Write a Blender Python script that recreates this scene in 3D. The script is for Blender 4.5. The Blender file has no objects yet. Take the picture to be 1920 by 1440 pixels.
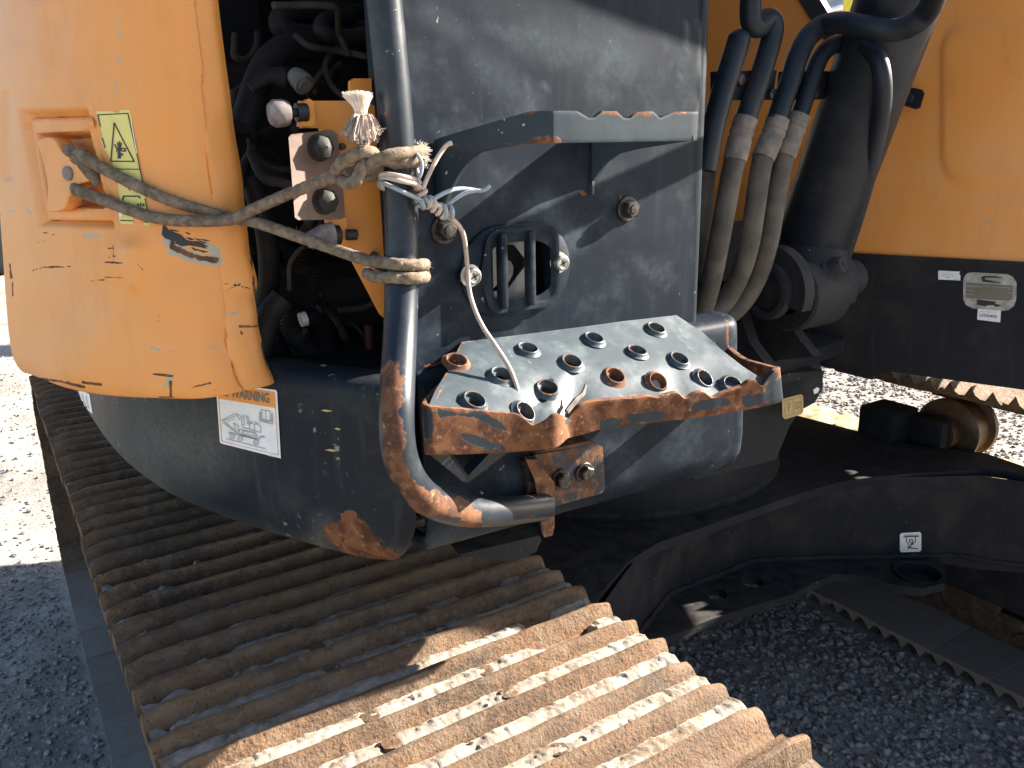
import bpy, bmesh, math, random
import numpy as np
from math import radians, sin, cos, pi, sqrt, atan2
from mathutils import Vector, Matrix, noise, geometry
from mathutils.bvhtree import BVHTree

S = bpy.context.scene
COL = S.collection
random.seed(7); rng = np.random.default_rng(7)

# ------------------------------------------------------------------ camera
FPX, PITCH, AZ, ROLL, CAMH = 1553.0, 15.9, 57.5, 1.2, 1.485      # photo is 1920 x 1440
_p, _a, _r = radians(PITCH), radians(AZ), radians(ROLL)
_fw = Vector((cos(_a), sin(_a), 0)); _rt = Vector((sin(_a), -cos(_a), 0)); _up = Vector((0, 0, 1))
CF = cos(_p)*_fw - sin(_p)*_up; _U = sin(_p)*_fw + cos(_p)*_up
CR = cos(_r)*_rt - sin(_r)*_U; CU = sin(_r)*_rt + cos(_r)*_U
CC = Vector((0, 0, CAMH))
cam = bpy.data.cameras.new('camera'); camo = bpy.data.objects.new('camera', cam); COL.objects.link(camo)
cam.sensor_fit = 'HORIZONTAL'; cam.sensor_width = 36.0; cam.lens = FPX/1920*36.0
cam.clip_start = 0.02; cam.clip_end = 2000
camo.matrix_world = Matrix(((CR.x, CU.x, -CF.x, CC.x), (CR.y, CU.y, -CF.y, CC.y), (CR.z, CU.z, -CF.z, CC.z), (0, 0, 0, 1)))
S.camera = camo

# ------------------------------------------------------------------ sky, sun, exposure
SUN_AZ, SUN_EL = 13.0, 27.0          # degrees from +X towards -Y, elevation
sdir = Vector((cos(radians(SUN_EL))*cos(radians(SUN_AZ)), -cos(radians(SUN_EL))*sin(radians(SUN_AZ)), sin(radians(SUN_EL))))
W = bpy.data.worlds.new('World'); S.world = W; W.use_nodes = True
wn = W.node_tree.nodes; wl = W.node_tree.links
sky = wn.new('ShaderNodeTexSky'); sky.sky_type = 'NISHITA'; sky.sun_disc = False
sky.sun_elevation = radians(SUN_EL); sky.sun_rotation = atan2(sdir.x, sdir.y)
sky.altitude = 300; sky.dust_density = 1.3
wl.new(sky.outputs['Color'], wn['Background'].inputs['Color']); wn['Background'].inputs['Strength'].default_value = 0.055
sun = bpy.data.lights.new('sun', 'SUN'); sun.energy = 5.0; sun.angle = radians(0.55); sun.color = (1.0, 0.93, 0.82)
suno = bpy.data.objects.new('sun', sun); COL.objects.link(suno); suno.location = (6, -2, 8)
suno.rotation_euler = sdir.to_track_quat('Z', 'Y').to_euler()
S.view_settings.view_transform = 'Standard'; S.view_settings.look = 'None'
S.view_settings.exposure = 2.4; S.view_settings.gamma = 1.0
S.cycles.max_bounces = 8; S.cycles.diffuse_bounces = 5; S.cycles.glossy_bounces = 3

# ------------------------------------------------------------------ photo pixel -> point on a plane or surface of the place
def ray(x, y):
    return (CF*FPX + CR*(x-960) - CU*(y-720)).normalized()
def onx(x, y, X): d = ray(x, y); return CC + d*((X-CC.x)/d.x)
def ony(x, y, Y): d = ray(x, y); return CC + d*((Y-CC.y)/d.y)
def onz(x, y, Z): d = ray(x, y); return CC + d*((Z-CC.z)/d.z)
def onp(x, y, P, n): d = ray(x, y); n = Vector(n); return CC + d*((Vector(P)-CC).dot(n)/d.dot(n))
_B = np.array([CR[:], CU[:], CF[:]])
def proj(P):
    v = (np.asarray(P, float)-np.array(CC[:])) @ _B.T
    z = np.where(np.abs(v[..., 2]) < 1e-6, 1e-6, v[..., 2])
    return np.stack([960+FPX*v[..., 0]/z, 720-FPX*v[..., 1]/z], -1)
class Surf:
    """a built surface that marks and stickers are laid on"""
    def __init__(s, verts, faces): s.t = BVHTree.FromPolygons([Vector(v) for v in verts], faces)
    def hit(s, x, y, off=0.0):
        loc, n, i, d = s.t.ray_cast(CC, ray(x, y), 20)
        if loc is None:
            loc, n, i, d = s.t.find_nearest(CC+ray(x, y)*0.95)
        if n.dot(ray(x, y)) > 0: n = -n
        return loc + n*off

def sstep(a, b, x): t = np.clip((x-a)/(b-a), 0, 1); return t*t*(3-2*t)
def vn(p, s=1.0, o=(0, 0, 0)): return noise.noise((p[0]*s+o[0], p[1]*s+o[1], p[2]*s+o[2]))
def fbm(p, s=1.0, o=(0, 0, 0)):
    return vn(p, s, o)*.5+vn(p, s*2.1, o)*.28+vn(p, s*4.3, o)*.16
def seg_dist(q, pts):
    """distance of pixel points q (n,2) to a polyline"""
    q = np.asarray(q, float); best = np.full(len(q), 1e9)
    for a, b in zip(pts[:-1], pts[1:]):
        a = np.array(a, float); b = np.array(b, float); ab = b-a
        t = np.clip(((q-a)@ab)/max(ab@ab, 1e-9), 0, 1)
        best = np.minimum(best, np.linalg.norm(q-(a+t[:, None]*ab), axis=1))
    return best
def poly_sd(q, poly):
    """signed distance (inside positive) to a convex pixel polygon, clockwise on screen"""
    q = np.asarray(q, float); d = np.full(len(q), 1e9)
    for a, b in zip(poly, poly[1:]+poly[:1]):
        a = np.array(a, float); b = np.array(b, float); e = (b-a)/np.linalg.norm(b-a)
        d = np.minimum(d, (q-a)@np.array([-e[1], e[0]]))
    return d

# ------------------------------------------------------------------ materials
class NT:
    def __init__(s, name):
        s.m = bpy.data.materials.new(name); s.m.use_nodes = True
        s.t = s.m.node_tree; s.b = s.t.nodes['Principled BSDF']; s.l = s.t.links
        g = s.t.nodes.new('ShaderNodeNewGeometry'); s.pos = g.outputs['Position']; s.nor = g.outputs['Normal']
    def link(s, a, b):
        if hasattr(a, 'is_linked') or isinstance(a, bpy.types.NodeSocket): s.l.new(a, b)
        else: b.default_value = a
    def noise(s, scale, detail=4, rough=.55, vec=None, dist=0, sc3=None):
        n = s.t.nodes.new('ShaderNodeTexNoise'); v = vec or s.pos
        if sc3:
            mp = s.t.nodes.new('ShaderNodeMapping'); s.l.new(v, mp.inputs['Vector']); mp.inputs['Scale'].default_value = sc3; v = mp.outputs['Vector']
        s.l.new(v, n.inputs['Vector']); n.inputs['Scale'].default_value = scale; n.inputs['Detail'].default_value = detail
        n.inputs['Roughness'].default_value = rough; n.inputs['Distortion'].default_value = dist
        return n.outputs['Fac']
    def voro(s, scale, feat='F1'):
        n = s.t.nodes.new('ShaderNodeTexVoronoi'); n.feature = feat
        s.l.new(s.pos, n.inputs['Vector']); n.inputs['Scale'].default_value = scale; return n.outputs[0], n.outputs.get('Color')
    def ramp(s, f, a, b, lo=0.0, hi=1.0):
        n = s.t.nodes.new('ShaderNodeMapRange'); n.interpolation_type = 'SMOOTHSTEP'
        s.link(f, n.inputs[0]); n.inputs[1].default_value = a; n.inputs[2].default_value = b; n.inputs[3].default_value = lo; n.inputs[4].default_value = hi
        return n.outputs[0]
    def math(s, op, a, b=0.0, c=None):
        n = s.t.nodes.new('ShaderNodeMath'); n.operation = op; s.link(a, n.inputs[0]); s.link(b, n.inputs[1])
        if c is not None: s.link(c, n.inputs[2])
        return n.outputs[0]
    def attr(s, name):
        n = s.t.nodes.new('ShaderNodeAttribute'); n.attribute_name = name; return n.outputs['Fac']
    def rand(s):
        return s.t.nodes.new('ShaderNodeObjectInfo').outputs['Random']
    def sep(s, v, k):
        n = s.t.nodes.new('ShaderNodeSeparateXYZ'); s.l.new(v, n.inputs[0]); return n.outputs[k]
    def mix(s, f, a, b):
        n = s.t.nodes.new('ShaderNodeMix'); n.data_type = 'RGBA'
        s.link(f, n.inputs['Factor'])
        for v, k in ((a, 6), (b, 7)):
            if isinstance(v, (tuple, list)): n.inputs[k].default_value = (*v[:3], 1)
            else: s.l.new(v, n.inputs[k])
        return n.outputs[2]
    def mul(s, c, f):
        n = s.t.nodes.new('ShaderNodeMix'); n.data_type = 'RGBA'; n.blend_type = 'MULTIPLY'; n.inputs['Factor'].default_value = 1
        s.l.new(c, n.inputs[6]) if not isinstance(c, tuple) else setattr(n.inputs[6], 'default_value', (*c, 1))
        s.l.new(f, n.inputs[7]); return n.outputs[2]
    def bump(s, h, strength=.3, dist=.002):
        n = s.t.nodes.new('ShaderNodeBump'); s.l.new(h, n.inputs['Height']); n.inputs['Strength'].default_value = strength
        n.inputs['Distance'].default_value = dist; s.l.new(n.outputs[0], s.b.inputs['Normal'])
    def out(s, col, rough=.6, metal=0.0, spec=.5):
        if isinstance(col, (tuple, list)): s.b.inputs['Base Color'].default_value = (*col[:3], 1)
        else: s.l.new(col, s.b.inputs['Base Color'])
        s.link(rough, s.b.inputs['Roughness']); s.link(metal, s.b.inputs['Metallic']); s.b.inputs['Specular IOR Level'].default_value = spec
        return s.m

RUST_A, RUST_B, RUST_C = (.175, .074, .034), (.070, .029, .017), (.29, .165, .09)
def rust_col(n, sc=1.0):
    c = n.mix(n.ramp(n.noise(55*sc, 5, .6), .35, .65), RUST_B, RUST_A)
    return n.mix(n.ramp(n.noise(160*sc, 3), .55, .78), c, RUST_C)
def painted(name, base, alt, rough=.42, dust=(.20, .20, .18), dusta=.35, dsc=9.0, chips=.0, chipcol=(.36, .35, .33), edge=.0,
            updust=.0, upcol=(.30, .26, .20), streak=.0, spec=.5, bumps=.12, grime=0.0):
    """painted steel: two-tone paint, dust films, chips, and rust / primer where the wear attributes say so"""
    n = NT(name)
    big = n.noise(dsc, 5, .6); fine = n.noise(140, 4, .6); mid = n.noise(34, 5, .6)
    c = n.mix(n.ramp(n.noise(3.2, 3), .35, .65), base, alt)
    if grime:
        c = n.mix(n.math('MULTIPLY', n.ramp(n.noise(16, 6, .7, sc3=(1, 1, .35)), .48, .78), grime), c, tuple(v*.55 for v in base))
    dm = n.math('MULTIPLY', n.ramp(big, .46, .74), n.ramp(fine, .3, .75, .45, 1.0))
    if streak:
        st = n.noise(60, 4, .6, sc3=(1, 1, .10)); dm = n.math('MAXIMUM', dm, n.math('MULTIPLY', n.ramp(st, .52, .74), streak))
    dm = n.math('MULTIPLY', dm, dusta)
    da = n.attr('dust'); dm = n.math('MINIMUM', n.math('ADD', dm, n.math('MULTIPLY', da, n.ramp(fine, .25, .7, .55, 1.0))), 1.0)
    if updust:
        u = n.ramp(n.sep(n.nor, 2), .55, .95); dm = n.math('MINIMUM', n.math('ADD', dm, n.math('MULTIPLY', n.math('MULTIPLY', u, updust), n.ramp(mid, .3, .6))), 1.0)
        dust = upcol
    c = n.mix(dm, c, dust)
    h = n.math('MULTIPLY', fine, .25)
    if chips:
        ch = n.math('MULTIPLY', n.ramp(n.noise(75, 5, .7), .655-.05*chips, .685-.05*chips), n.ramp(n.noise(5.5, 3), .53, .66))
        c = n.mix(ch, c, chipcol); h = n.math('SUBTRACT', h, n.math('MULTIPLY', ch, .5))
    pm = n.ramp(n.math('ADD', n.attr('primer'), n.math('MULTIPLY', n.math('SUBTRACT', mid, .5), .9)), .42, .56)
    c = n.mix(pm, c, (.37, .35, .27))
    rn = n.math('ADD', n.math('MULTIPLY', n.math('SUBTRACT', mid, .5), 1.1), n.math('MULTIPLY', n.math('SUBTRACT', fine, .5), .5))
    rm = n.ramp(n.math('ADD', n.attr('rust'), rn), .44, .58)
    c = n.mix(rm, c, rust_col(n))
    h = n.math('ADD', h, n.math('MULTIPLY', rm, n.math('MULTIPLY', n.noise(220, 4), .8)))
    n.bump(h, bumps*2.2, .0012)
    r = n.math('ADD', n.math('MULTIPLY', dm, .35), rough); r = n.math('ADD', r, n.math('MULTIPLY', n.math('SUBTRACT', mid, .5), .18))
    r = n.math('MAXIMUM', r, n.math('MULTIPLY', rm, .88))
    return n.out(c, r, 0.0, spec)
def plain(name, col, rough=.6, metal=0.0, var=.25, sc=40, bump=.1, spec=.5, col2=None):
    n = NT(name); f = n.noise(sc, 5, .6)
    c = n.mix(n.ramp(f, .3, .7), tuple(v*(1-var) for v in col), col2 or tuple(min(1, v*(1+var)) for v in col))
    n.bump(n.noise(sc*4, 4), bump, .0012)
    return n.out(c, rough, metal, spec)

MAT = {}
MAT['dark'] = painted('dark_paint', (.0058, .0100, .0180), (.0074, .0120, .0205), .50, (.085, .108, .125), .40, 17, chips=-.05, streak=.22, spec=.12)
MAT['skirt'] = painted('skirt_paint', (.009, .0125, .0185), (.011, .015, .020), .50, (.12, .12, .105), .42, 7, chips=.8, streak=.40, spec=.16)
MAT['frame'] = painted('frame_paint', (.015, .017, .021), (.020, .020, .023), .62, (.085, .075, .065), .50, 8, chips=-.1, updust=.5, upcol=(.085, .073, .062), streak=.35, spec=.14)
MAT['orange'] = painted('orange_paint', (.76, .295, .060), (.78, .315, .075), .40, (.70, .42, .24), .40, 4, chips=.0, bumps=.05, streak=.25, grime=.35)
MAT['orange_in'] = painted('orange_inner_paint', (.70, .26, .035), (.62, .22, .035), .5, (.35, .22, .12), .45, 10, bumps=.05)
MAT['tube'] = painted('tube_paint', (.010, .014, .022), (.013, .018, .026), .38, (.17, .18, .175), .34, 14, chips=.3, spec=.35)
MAT['step'] = painted('step_paint', (.028, .040, .050), (.040, .054, .065), .40, (.165, .19, .205), .48, 20, chips=.6, spec=.4)
MAT['step2'] = painted('shade_dark_step_paint', (.016, .025, .034), (.022, .032, .042), .42, (.09, .11, .125), .28, 18, chips=.2, spec=.22)  # darker copy: upper step's shadow side put into the colour, also dark-blue rims
MAT['rail'] = plain('dark_rusty_rail', (.055, .034, .022), .75, var=.5, sc=25, bump=.4)
MAT['cable'] = plain('dusty_cable', (.045, .036, .028), .8, var=.5, sc=30)
MAT['hose'] = plain('hose_rubber', (.085, .070, .056), .8, sc=30, var=.35)
MAT['loom'] = plain('loom_rubber', (.012, .011, .010), .7, sc=60, var=.4)
MAT['black'] = plain('black_rubber', (.012, .012, .013), .45, var=.2)
MAT['iron'] = plain('dark_bolt_steel', (.05, .042, .036), .45, .6, var=.5, sc=120, bump=.3)
MAT['zinc'] = plain('zinc_screw', (.42, .40, .36), .4, .8, var=.3, sc=150)
MAT['grey_rubber'] = plain('grey_rubber_stop', (.17, .14, .14), .8, var=.45, sc=45, col2=(.30, .24, .22))
MAT['brownplate'] = plain('dirty_brown_plate', (.17, .105, .075), .7, var=.3, sc=14, bump=.2, col2=(.22, .15, .12))
MAT['rope'] = plain('dirty_rope', (.17, .125, .085), .95, var=.4, sc=130, bump=.6)
MAT['fray'] = plain('clean_rope_fibre', (.80, .74, .66), .9, var=.12, sc=200, bump=.0)
MAT['fray2'] = plain('greyed_rope_fibre', (.34, .27, .23), .9, var=.3, sc=200, bump=.0)
MAT['wire'] = plain('tan_wire_insulation', (.46, .36, .29), .5, var=.18, sc=60)
MAT['wire2'] = plain('blue_grey_wire_insulation', (.26, .29, .31), .5, var=.15, sc=60)
MAT['lens'] = plain('clouded_lens', (.20, .19, .17), .25, var=.15, sc=25)
MAT['plate_al'] = plain('aluminium_plate', (.40, .39, .36), .5, .5, var=.3, sc=50)
for k, c in dict(d_white=(.78, .78, .78), d_black=(.018, .016, .016), d_orange=(.78, .30, .05), d_yellow=(.70, .60, .17), d_grey=(.45, .45, .45),
                 d_faint=(.62, .62, .63), d_brown=(.16, .14, .11), d_tan=(.46, .32, .12)).items():
    MAT[k] = plain('print_'+k[2:], c, .45, var=.05, sc=60, bump=.02)
MAT['yellow'] = plain('yellow_paint', (.80, .62, .03), .4, var=.08)
MAT['pipe'] = painted('pipe_paint', (.010, .0135, .021), (.013, .017, .023), .45, (.07, .07, .066), .4, 16, spec=.3)
MAT['sleeve'] = plain('crimp_sleeve', (.165, .135, .112), .75, .0, var=.3, sc=60)
MAT['roller'] = plain('worn_roller_steel', (.105, .060, .034), .5, .35, var=.4, sc=18, bump=.3)

def m_shoe():
    n = NT('rusty_track_steel')
    a = n.noise(9, 5, .62); f = n.noise(90, 5, .65); r = n.rand()
    c = n.mix(n.ramp(a, .34, .66), (.095, .058, .036), (.19, .105, .054))
    stx = n.noise(24, 5, .65, sc3=(.16, 1, 1))
    c = n.mix(n.math('MULTIPLY', n.ramp(stx, .50, .68), .75), c, (.050, .035, .026))
    c = n.mix(n.ramp(f, .45, .75), c, (.24, .148, .086))
    c = n.mix(n.ramp(n.noise(240, 4, .65), .58, .66), c, (.022, .016, .012))
    g = n.noise(26, 4, .6)
    c = n.mix(n.math('MULTIPLY', n.ramp(g, .48, .66), .45), c, (.23, .165, .115))
    c = n.mix(n.math('MULTIPLY', n.ramp(n.sep(n.pos, 2), .14, .06), .85), c, n.mix(g, (.20, .18, .16), (.30, .27, .245)))
    c = n.mix(n.math('MULTIPLY', r, .35), c, (.09, .062, .040))
    n.bump(n.math('ADD', f, n.math('MULTIPLY', n.noise(260, 4), .6)), .8, .003)
    return n.out(c, n.ramp(f, .3, .7, .70, .92), .05, .3)
MAT['shoe'] = m_shoe()
def m_dirt():
    n = NT('packed_pale_dirt')
    c = n.mix(n.ramp(n.noise(45, 6, .7), .3, .7), (.31, .255, .20), (.50, .455, .39))
    c = n.mix(n.math('MULTIPLY', n.ramp(n.noise(16, 5, .7), .50, .66), .8), c, (.22, .135, .075))
    n.bump(n.noise(300, 6, .8), 1.0, .004)
    return n.out(c, .95, 0, .2)
MAT['dirt'] = m_dirt()
MAT['soil'] = plain('yellow_brown_soil', (.40, .28, .13), .95, var=.35, sc=30, bump=.8, col2=(.55, .43, .25))
def m_ground():
    n = NT('gravel_dirt')
    c = n.mix(n.ramp(n.noise(1.3, 6, .65), .35, .65), (.22, .195, .17), (.36, .33, .29))
    c = n.mix(n.math('MULTIPLY', n.ramp(n.noise(85, 5, .7), .48, .70), .6), c, (.17, .15, .135))
    d, col = n.voro(95)
    c = n.mix(n.math('MULTIPLY', n.ramp(n.sep(col, 0), .80, .92), .5), c, (.44, .41, .37))
    n.bump(n.math('ADD', n.noise(28, 7, .72), n.math('MULTIPLY', d, -.25)), .7, .010)
    return n.out(c, .96, 0, .2)
MAT['ground'] = m_ground()
def m_stone():
    n = NT('gravel_stone')
    c = n.mix(n.ramp(n.noise(75, 1), .32, .68), (.12, .11, .102), (.37, .34, .31))
    n.bump(n.noise(300, 4), .5, .002)
    return n.out(c, .93, 0, .25)
MAT['stone'] = m_stone()

# ------------------------------------------------------------------ mesh helpers
def T3(v): return (float(v[0]), float(v[1]), float(v[2]))
def mob(name, V, F, mat, parent=None, smooth=True, attrs=None, mi=None, angle=40):
    me = bpy.data.meshes.new(name); me.from_pydata([T3(v) for v in V], [], [tuple(int(i) for i in f) for f in F]); me.update()
    mats = mat if isinstance(mat, (list, tuple)) else [mat]
    for m in mats: me.materials.append(MAT[m] if isinstance(m, str) else m)
    if mi is not None: me.polygons.foreach_set('material_index', mi)
    if attrs:
        for k, a in attrs.items():
            at = me.attributes.new(k, 'FLOAT', 'POINT'); at.data.foreach_set('value', np.asarray(a, np.float32))
    o = bpy.data.objects.new(name, me); COL.objects.link(o)
    if smooth:
        me.polygons.foreach_set('use_smooth', [True]*len(me.polygons))
        try: me.set_sharp_from_angle(angle=radians(angle))
        except Exception: pass
    if parent is not None: child(o, parent)
    return o
def child(o, parent):
    o.parent = parent
    if parent.type == 'EMPTY': o.matrix_parent_inverse = Matrix.Translation(-parent.location)
class MB:
    """collects shapes into one mesh"""
    def __init__(s): s.V = []; s.F = []; s.M = []
    def add(s, V, F, m=0):
        k = len(s.V); s.V += [Vector(v) for v in V]; s.F += [tuple(i+k for i in f) for f in F]; s.M += [m]*len(F); return s
    def box(s, a, b, m=0, bev=0.0):
        x0, y0, z0 = a; x1, y1, z1 = b
        if bev <= 0:
            V = [(x, y, z) for z in (z0, z1) for y in (y0, y1) for x in (x0, x1)]
            return s.add(V, [(0, 2, 3, 1), (4, 5, 7, 6), (0, 1, 5, 4), (2, 6, 7, 3), (0, 4, 6, 2), (1, 3, 7, 5)], m)
        bm = bmesh.new(); bmesh.ops.create_cube(bm, size=1)
        for v in bm.verts: v.co = Vector((x0+(v.co.x+.5)*(x1-x0), y0+(v.co.y+.5)*(y1-y0), z0+(v.co.z+.5)*(z1-z0)))
        bmesh.ops.bevel(bm, geom=bm.edges[:], offset=bev, segments=2, affect='EDGES', profile=.5)
        bm.verts.index_update(); V = [v.co.copy() for v in bm.verts]; F = [[v.index for v in f.verts] for f in bm.faces]; bm.free()
        return s.add(V, F, m)
    def tube(s, pts, r, seg=12, cap=True, m=0, twist=None, lobes=0, amp=0.0):
        V, F = tube_geo(pts, r, seg, cap, twist, lobes, amp); return s.add(V, F, m)
    def cyl(s, a, b, r, seg=20, m=0, r2=None):
        return s.tube([a, b], [r, r if r2 is None else r2], seg, True, m)
    def lathe(s, o, ax, prof, seg=20, m=0):
        ax = Vector(ax).normalized(); u = ax.orthogonal().normalized(); w = ax.cross(u); o = Vector(o); V = []; F = []
        for (r, h) in prof:
            for k in range(seg):
                t = 2*pi*k/seg; V.append(o+ax*h+(u*cos(t)+w*sin(t))*r)
        for i in range(len(prof)-1):
            for k in range(seg):
                F.append((i*seg+k, i*seg+(k+1) % seg, (i+1)*seg+(k+1) % seg, (i+1)*seg+k))
        return s.add(V, F, m)
    def hexbolt(s, o, ax, r, h, wr=None, wh=.003, m=0, dome=0.15, rot=.2):
        ax = Vector(ax).normalized(); u = ax.orthogonal().normalized(); w = ax.cross(u); o = Vector(o)
        if wr: s.lathe(o, ax, [(0, 0), (wr, 0), (wr, wh*.7), (wr*.93, wh), (0, wh)], 24, m)
        V = []; n = 6
        for (rr, hh) in ((r, wh if wr else 0), (r, h*.86), (r*.84, h), (0.001, h+h*dome*.3)):
            for k in range(n): t = 2*pi*k/n+rot; V.append(o+ax*hh+(u*cos(t)+w*sin(t))*rr)
        F = [(i*n+k, i*n+(k+1) % n, (i+1)*n+(k+1) % n, (i+1)*n+k) for i in range(3) for k in range(n)]
        return s.add(V, F, m)
    def prism(s, poly, d, m=0):
        """solid from a 3-D polygon pushed along d"""
        d = Vector(d); P = [Vector(p) for p in poly]; n = len(P)
        tri = geometry.tessellate_polygon([P])
        V = P+[p+d for p in P]; F = [tuple(t) for t in tri]+[tuple(i+n for i in reversed(t)) for t in tri]
        F += [(i, (i+1) % n, (i+1) % n+n, i+n) for i in range(n)]
        return s.add(V, F, m)
    def ob(s, name, mat, parent=None, smooth=True, angle=40):
        V = s.V; F = s.F
        bm = bmesh.new(); bv = [bm.verts.new(v) for v in V]
        lay = []
        for f, mm in zip(F, s.M):
            try: q = bm.faces.new([bv[i] for i in f]); q.material_index = mm
            except ValueError: pass
        bmesh.ops.recalc_face_normals(bm, faces=bm.faces[:])
        me = bpy.data.meshes.new(name); bm.to_mesh(me); bm.free()
        for mt in (mat if isinstance(mat, (list, tuple)) else [mat]): me.materials.append(MAT[mt] if isinstance(mt, str) else mt)
        o = bpy.data.objects.new(name, me); COL.objects.link(o)
        if smooth:
            me.polygons.foreach_set('use_smooth', [True]*len(me.polygons)); me.set_sharp_from_angle(angle=radians(angle))
        if parent is not None: child(o, parent)
        return o
def tube_geo(pts, r, seg=12, cap=True, twist=None, lobes=0, amp=0.0):
    P = [Vector(p) for p in pts]; n = len(P); R = list(r) if isinstance(r, (list, tuple, np.ndarray)) else [r]*n
    V = []; F = []; t0 = None; u = None; L = 0
    for i in range(n):
        t = (P[min(i+1, n-1)]-P[max(i-1, 0)]).normalized()
        if u is None: u = t.orthogonal().normalized()
        else:
            q = t0.rotation_difference(t); u = q @ u; u = (u-t*u.dot(t)).normalized()
        w = t.cross(u); t0 = t
        if i: L += (P[i]-P[i-1]).length
        for k in range(seg):
            a = 2*pi*k/seg; rr = R[i]
            if lobes: rr *= 1+amp*cos(lobes*a+L*(twist or 0))
            V.append(P[i]+(u*cos(a)+w*sin(a))*rr)
    for i in range(n-1):
        for k in range(seg):
            F.append((i*seg+k, i*seg+(k+1) % seg, (i+1)*seg+(k+1) % seg, (i+1)*seg+k))
    if cap: F.append(tuple(reversed(range(seg)))); F.append(tuple(range((n-1)*seg, n*seg)))
    return V, F
def smooth(pts, n=8):
    """Catmull-Rom through points (any dimension)"""
    P = [np.array(p, float) for p in pts]; P = [2*P[0]-P[1]]+P+[2*P[-1]-P[-2]]; out = []
    for i in range(1, len(P)-2):
        a, b, c, d = P[i-1:i+3]
        for k in range(n):
            t = k/n
            out.append(.5*((2*b)+(-a+c)*t+(2*a-5*b+4*c-d)*t*t+(-a+3*b-3*c+d)*t**3))
    out.append(P[-2]); return out
def pathpix(L, n=8, plane='y'):
    """smooth path from (pixel x, pixel y, depth plane)"""
    f = dict(x=onx, y=ony, z=onz)[plane]
    return smooth([f(a, b, c)[:] for a, b, c in L], n)
def rrect(x0, x1, z0, z1, r, n=6):
    P = []
    for cx, cz, a0 in ((x1-r, z1-r, 0), (x0+r, z1-r, 90), (x0+r, z0+r, 180), (x1-r, z0+r, 270)):
        for k in range(n+1):
            a = radians(a0+90*k/n); P.append((cx+r*cos(a), cz+r*sin(a)))
    return P
def loft(rings, close=True):
    n = len(rings[0]); V = [p for r in rings for p in r]; F = []
    for i in range(len(rings)-1):
        for k in range(n if close else n-1):
            F.append((i*n+k, i*n+(k+1) % n, (i+1)*n+(k+1) % n, (i+1)*n+k))
    return V, F
def grid(nu, nv, f):
    V = [f(i/(nu-1), j/(nv-1)) for j in range(nv) for i in range(nu)]
    F = [(j*nu+i, j*nu+i+1, (j+1)*nu+i+1, (j+1)*nu+i) for j in range(nv-1) for i in range(nu-1)]
    return V, F
def inpoly(p, poly):
    x, y = p[0], p[1]; c = False; n = len(poly); j = n-1
    for i in range(n):
        xi, yi = poly[i][0], poly[i][1]; xj, yj = poly[j][0], poly[j][1]
        if (yi > y) != (yj > y) and x < (xj-xi)*(y-yi)/(yj-yi)+xi: c = not c
        j = i
    return c
def plate(outline, holes, fmap, th=None, step=None):
    """flat polygon with holes, filled with a net of points, mapped to 3-D; th = vector function for the thickness"""
    pts = [Vector((p[0], p[1])) for p in outline]; faces = [list(range(len(pts)))]
    edges = [(i, (i+1) % len(outline)) for i in range(len(outline))]
    for h in holes:
        k = len(pts); pts += [Vector((p[0], p[1])) for p in h]; edges += [(k+i, k+(i+1) % len(h)) for i in range(len(h))]
    if step:
        xs = [p[0] for p in outline]; ys = [p[1] for p in outline]
        yy = min(ys)+step/2
        while yy < max(ys):
            xx = min(xs)+step/2
            while xx < max(xs):
                if inpoly((xx, yy), outline) and not any(inpoly((xx, yy), h) for h in holes): pts.append(Vector((xx, yy)))
                xx += step
            yy += step
    r = geometry.delaunay_2d_cdt(pts, edges, [], 0, 1e-7)
    v2, f2 = r[0], r[2]; F = []
    for f in f2:
        c = sum((v2[i] for i in f), Vector((0, 0)))/len(f)
        if inpoly(c, outline) and not any(inpoly(c, h) for h in holes): F.append(tuple(f))
    V = [Vector(fmap(v[0], v[1])) for v in v2]
    if th is None: return V, F
    n = len(V); cnt = {}
    for f in F:
        for a, b in zip(f, f[1:]+f[:1]): cnt[(a, b)] = 1
    G = F+[tuple(i+n for i in reversed(f)) for f in F]
    for (a, b) in cnt:
        if (b, a) not in cnt: G.append((b, a, a+n, b+n))
    V2 = [v+Vector(th(v) if callable(th) else th) for v in V]
    return V+V2, G
def text2d(s, size=1.0, bold=0.0, sx=1.0):
    cu = bpy.data.curves.new('t', 'FONT'); cu.body = s; cu.size = size; cu.offset = bold; cu.resolution_u = 3
    cu.align_x = 'CENTER'; cu.align_y = 'CENTER'
    o = bpy.data.objects.new('t', cu); COL.objects.link(o); bpy.context.view_layer.update()
    me = bpy.data.meshes.new_from_object(o.evaluated_get(bpy.context.evaluated_depsgraph_get()))
    V = [(v.co.x*sx, v.co.y) for v in me.vertices]; F = [tuple(p.vertices) for p in me.polygons]
    bpy.data.objects.remove(o); bpy.data.curves.remove(cu); bpy.data.meshes.remove(me)
    return V, F
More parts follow.
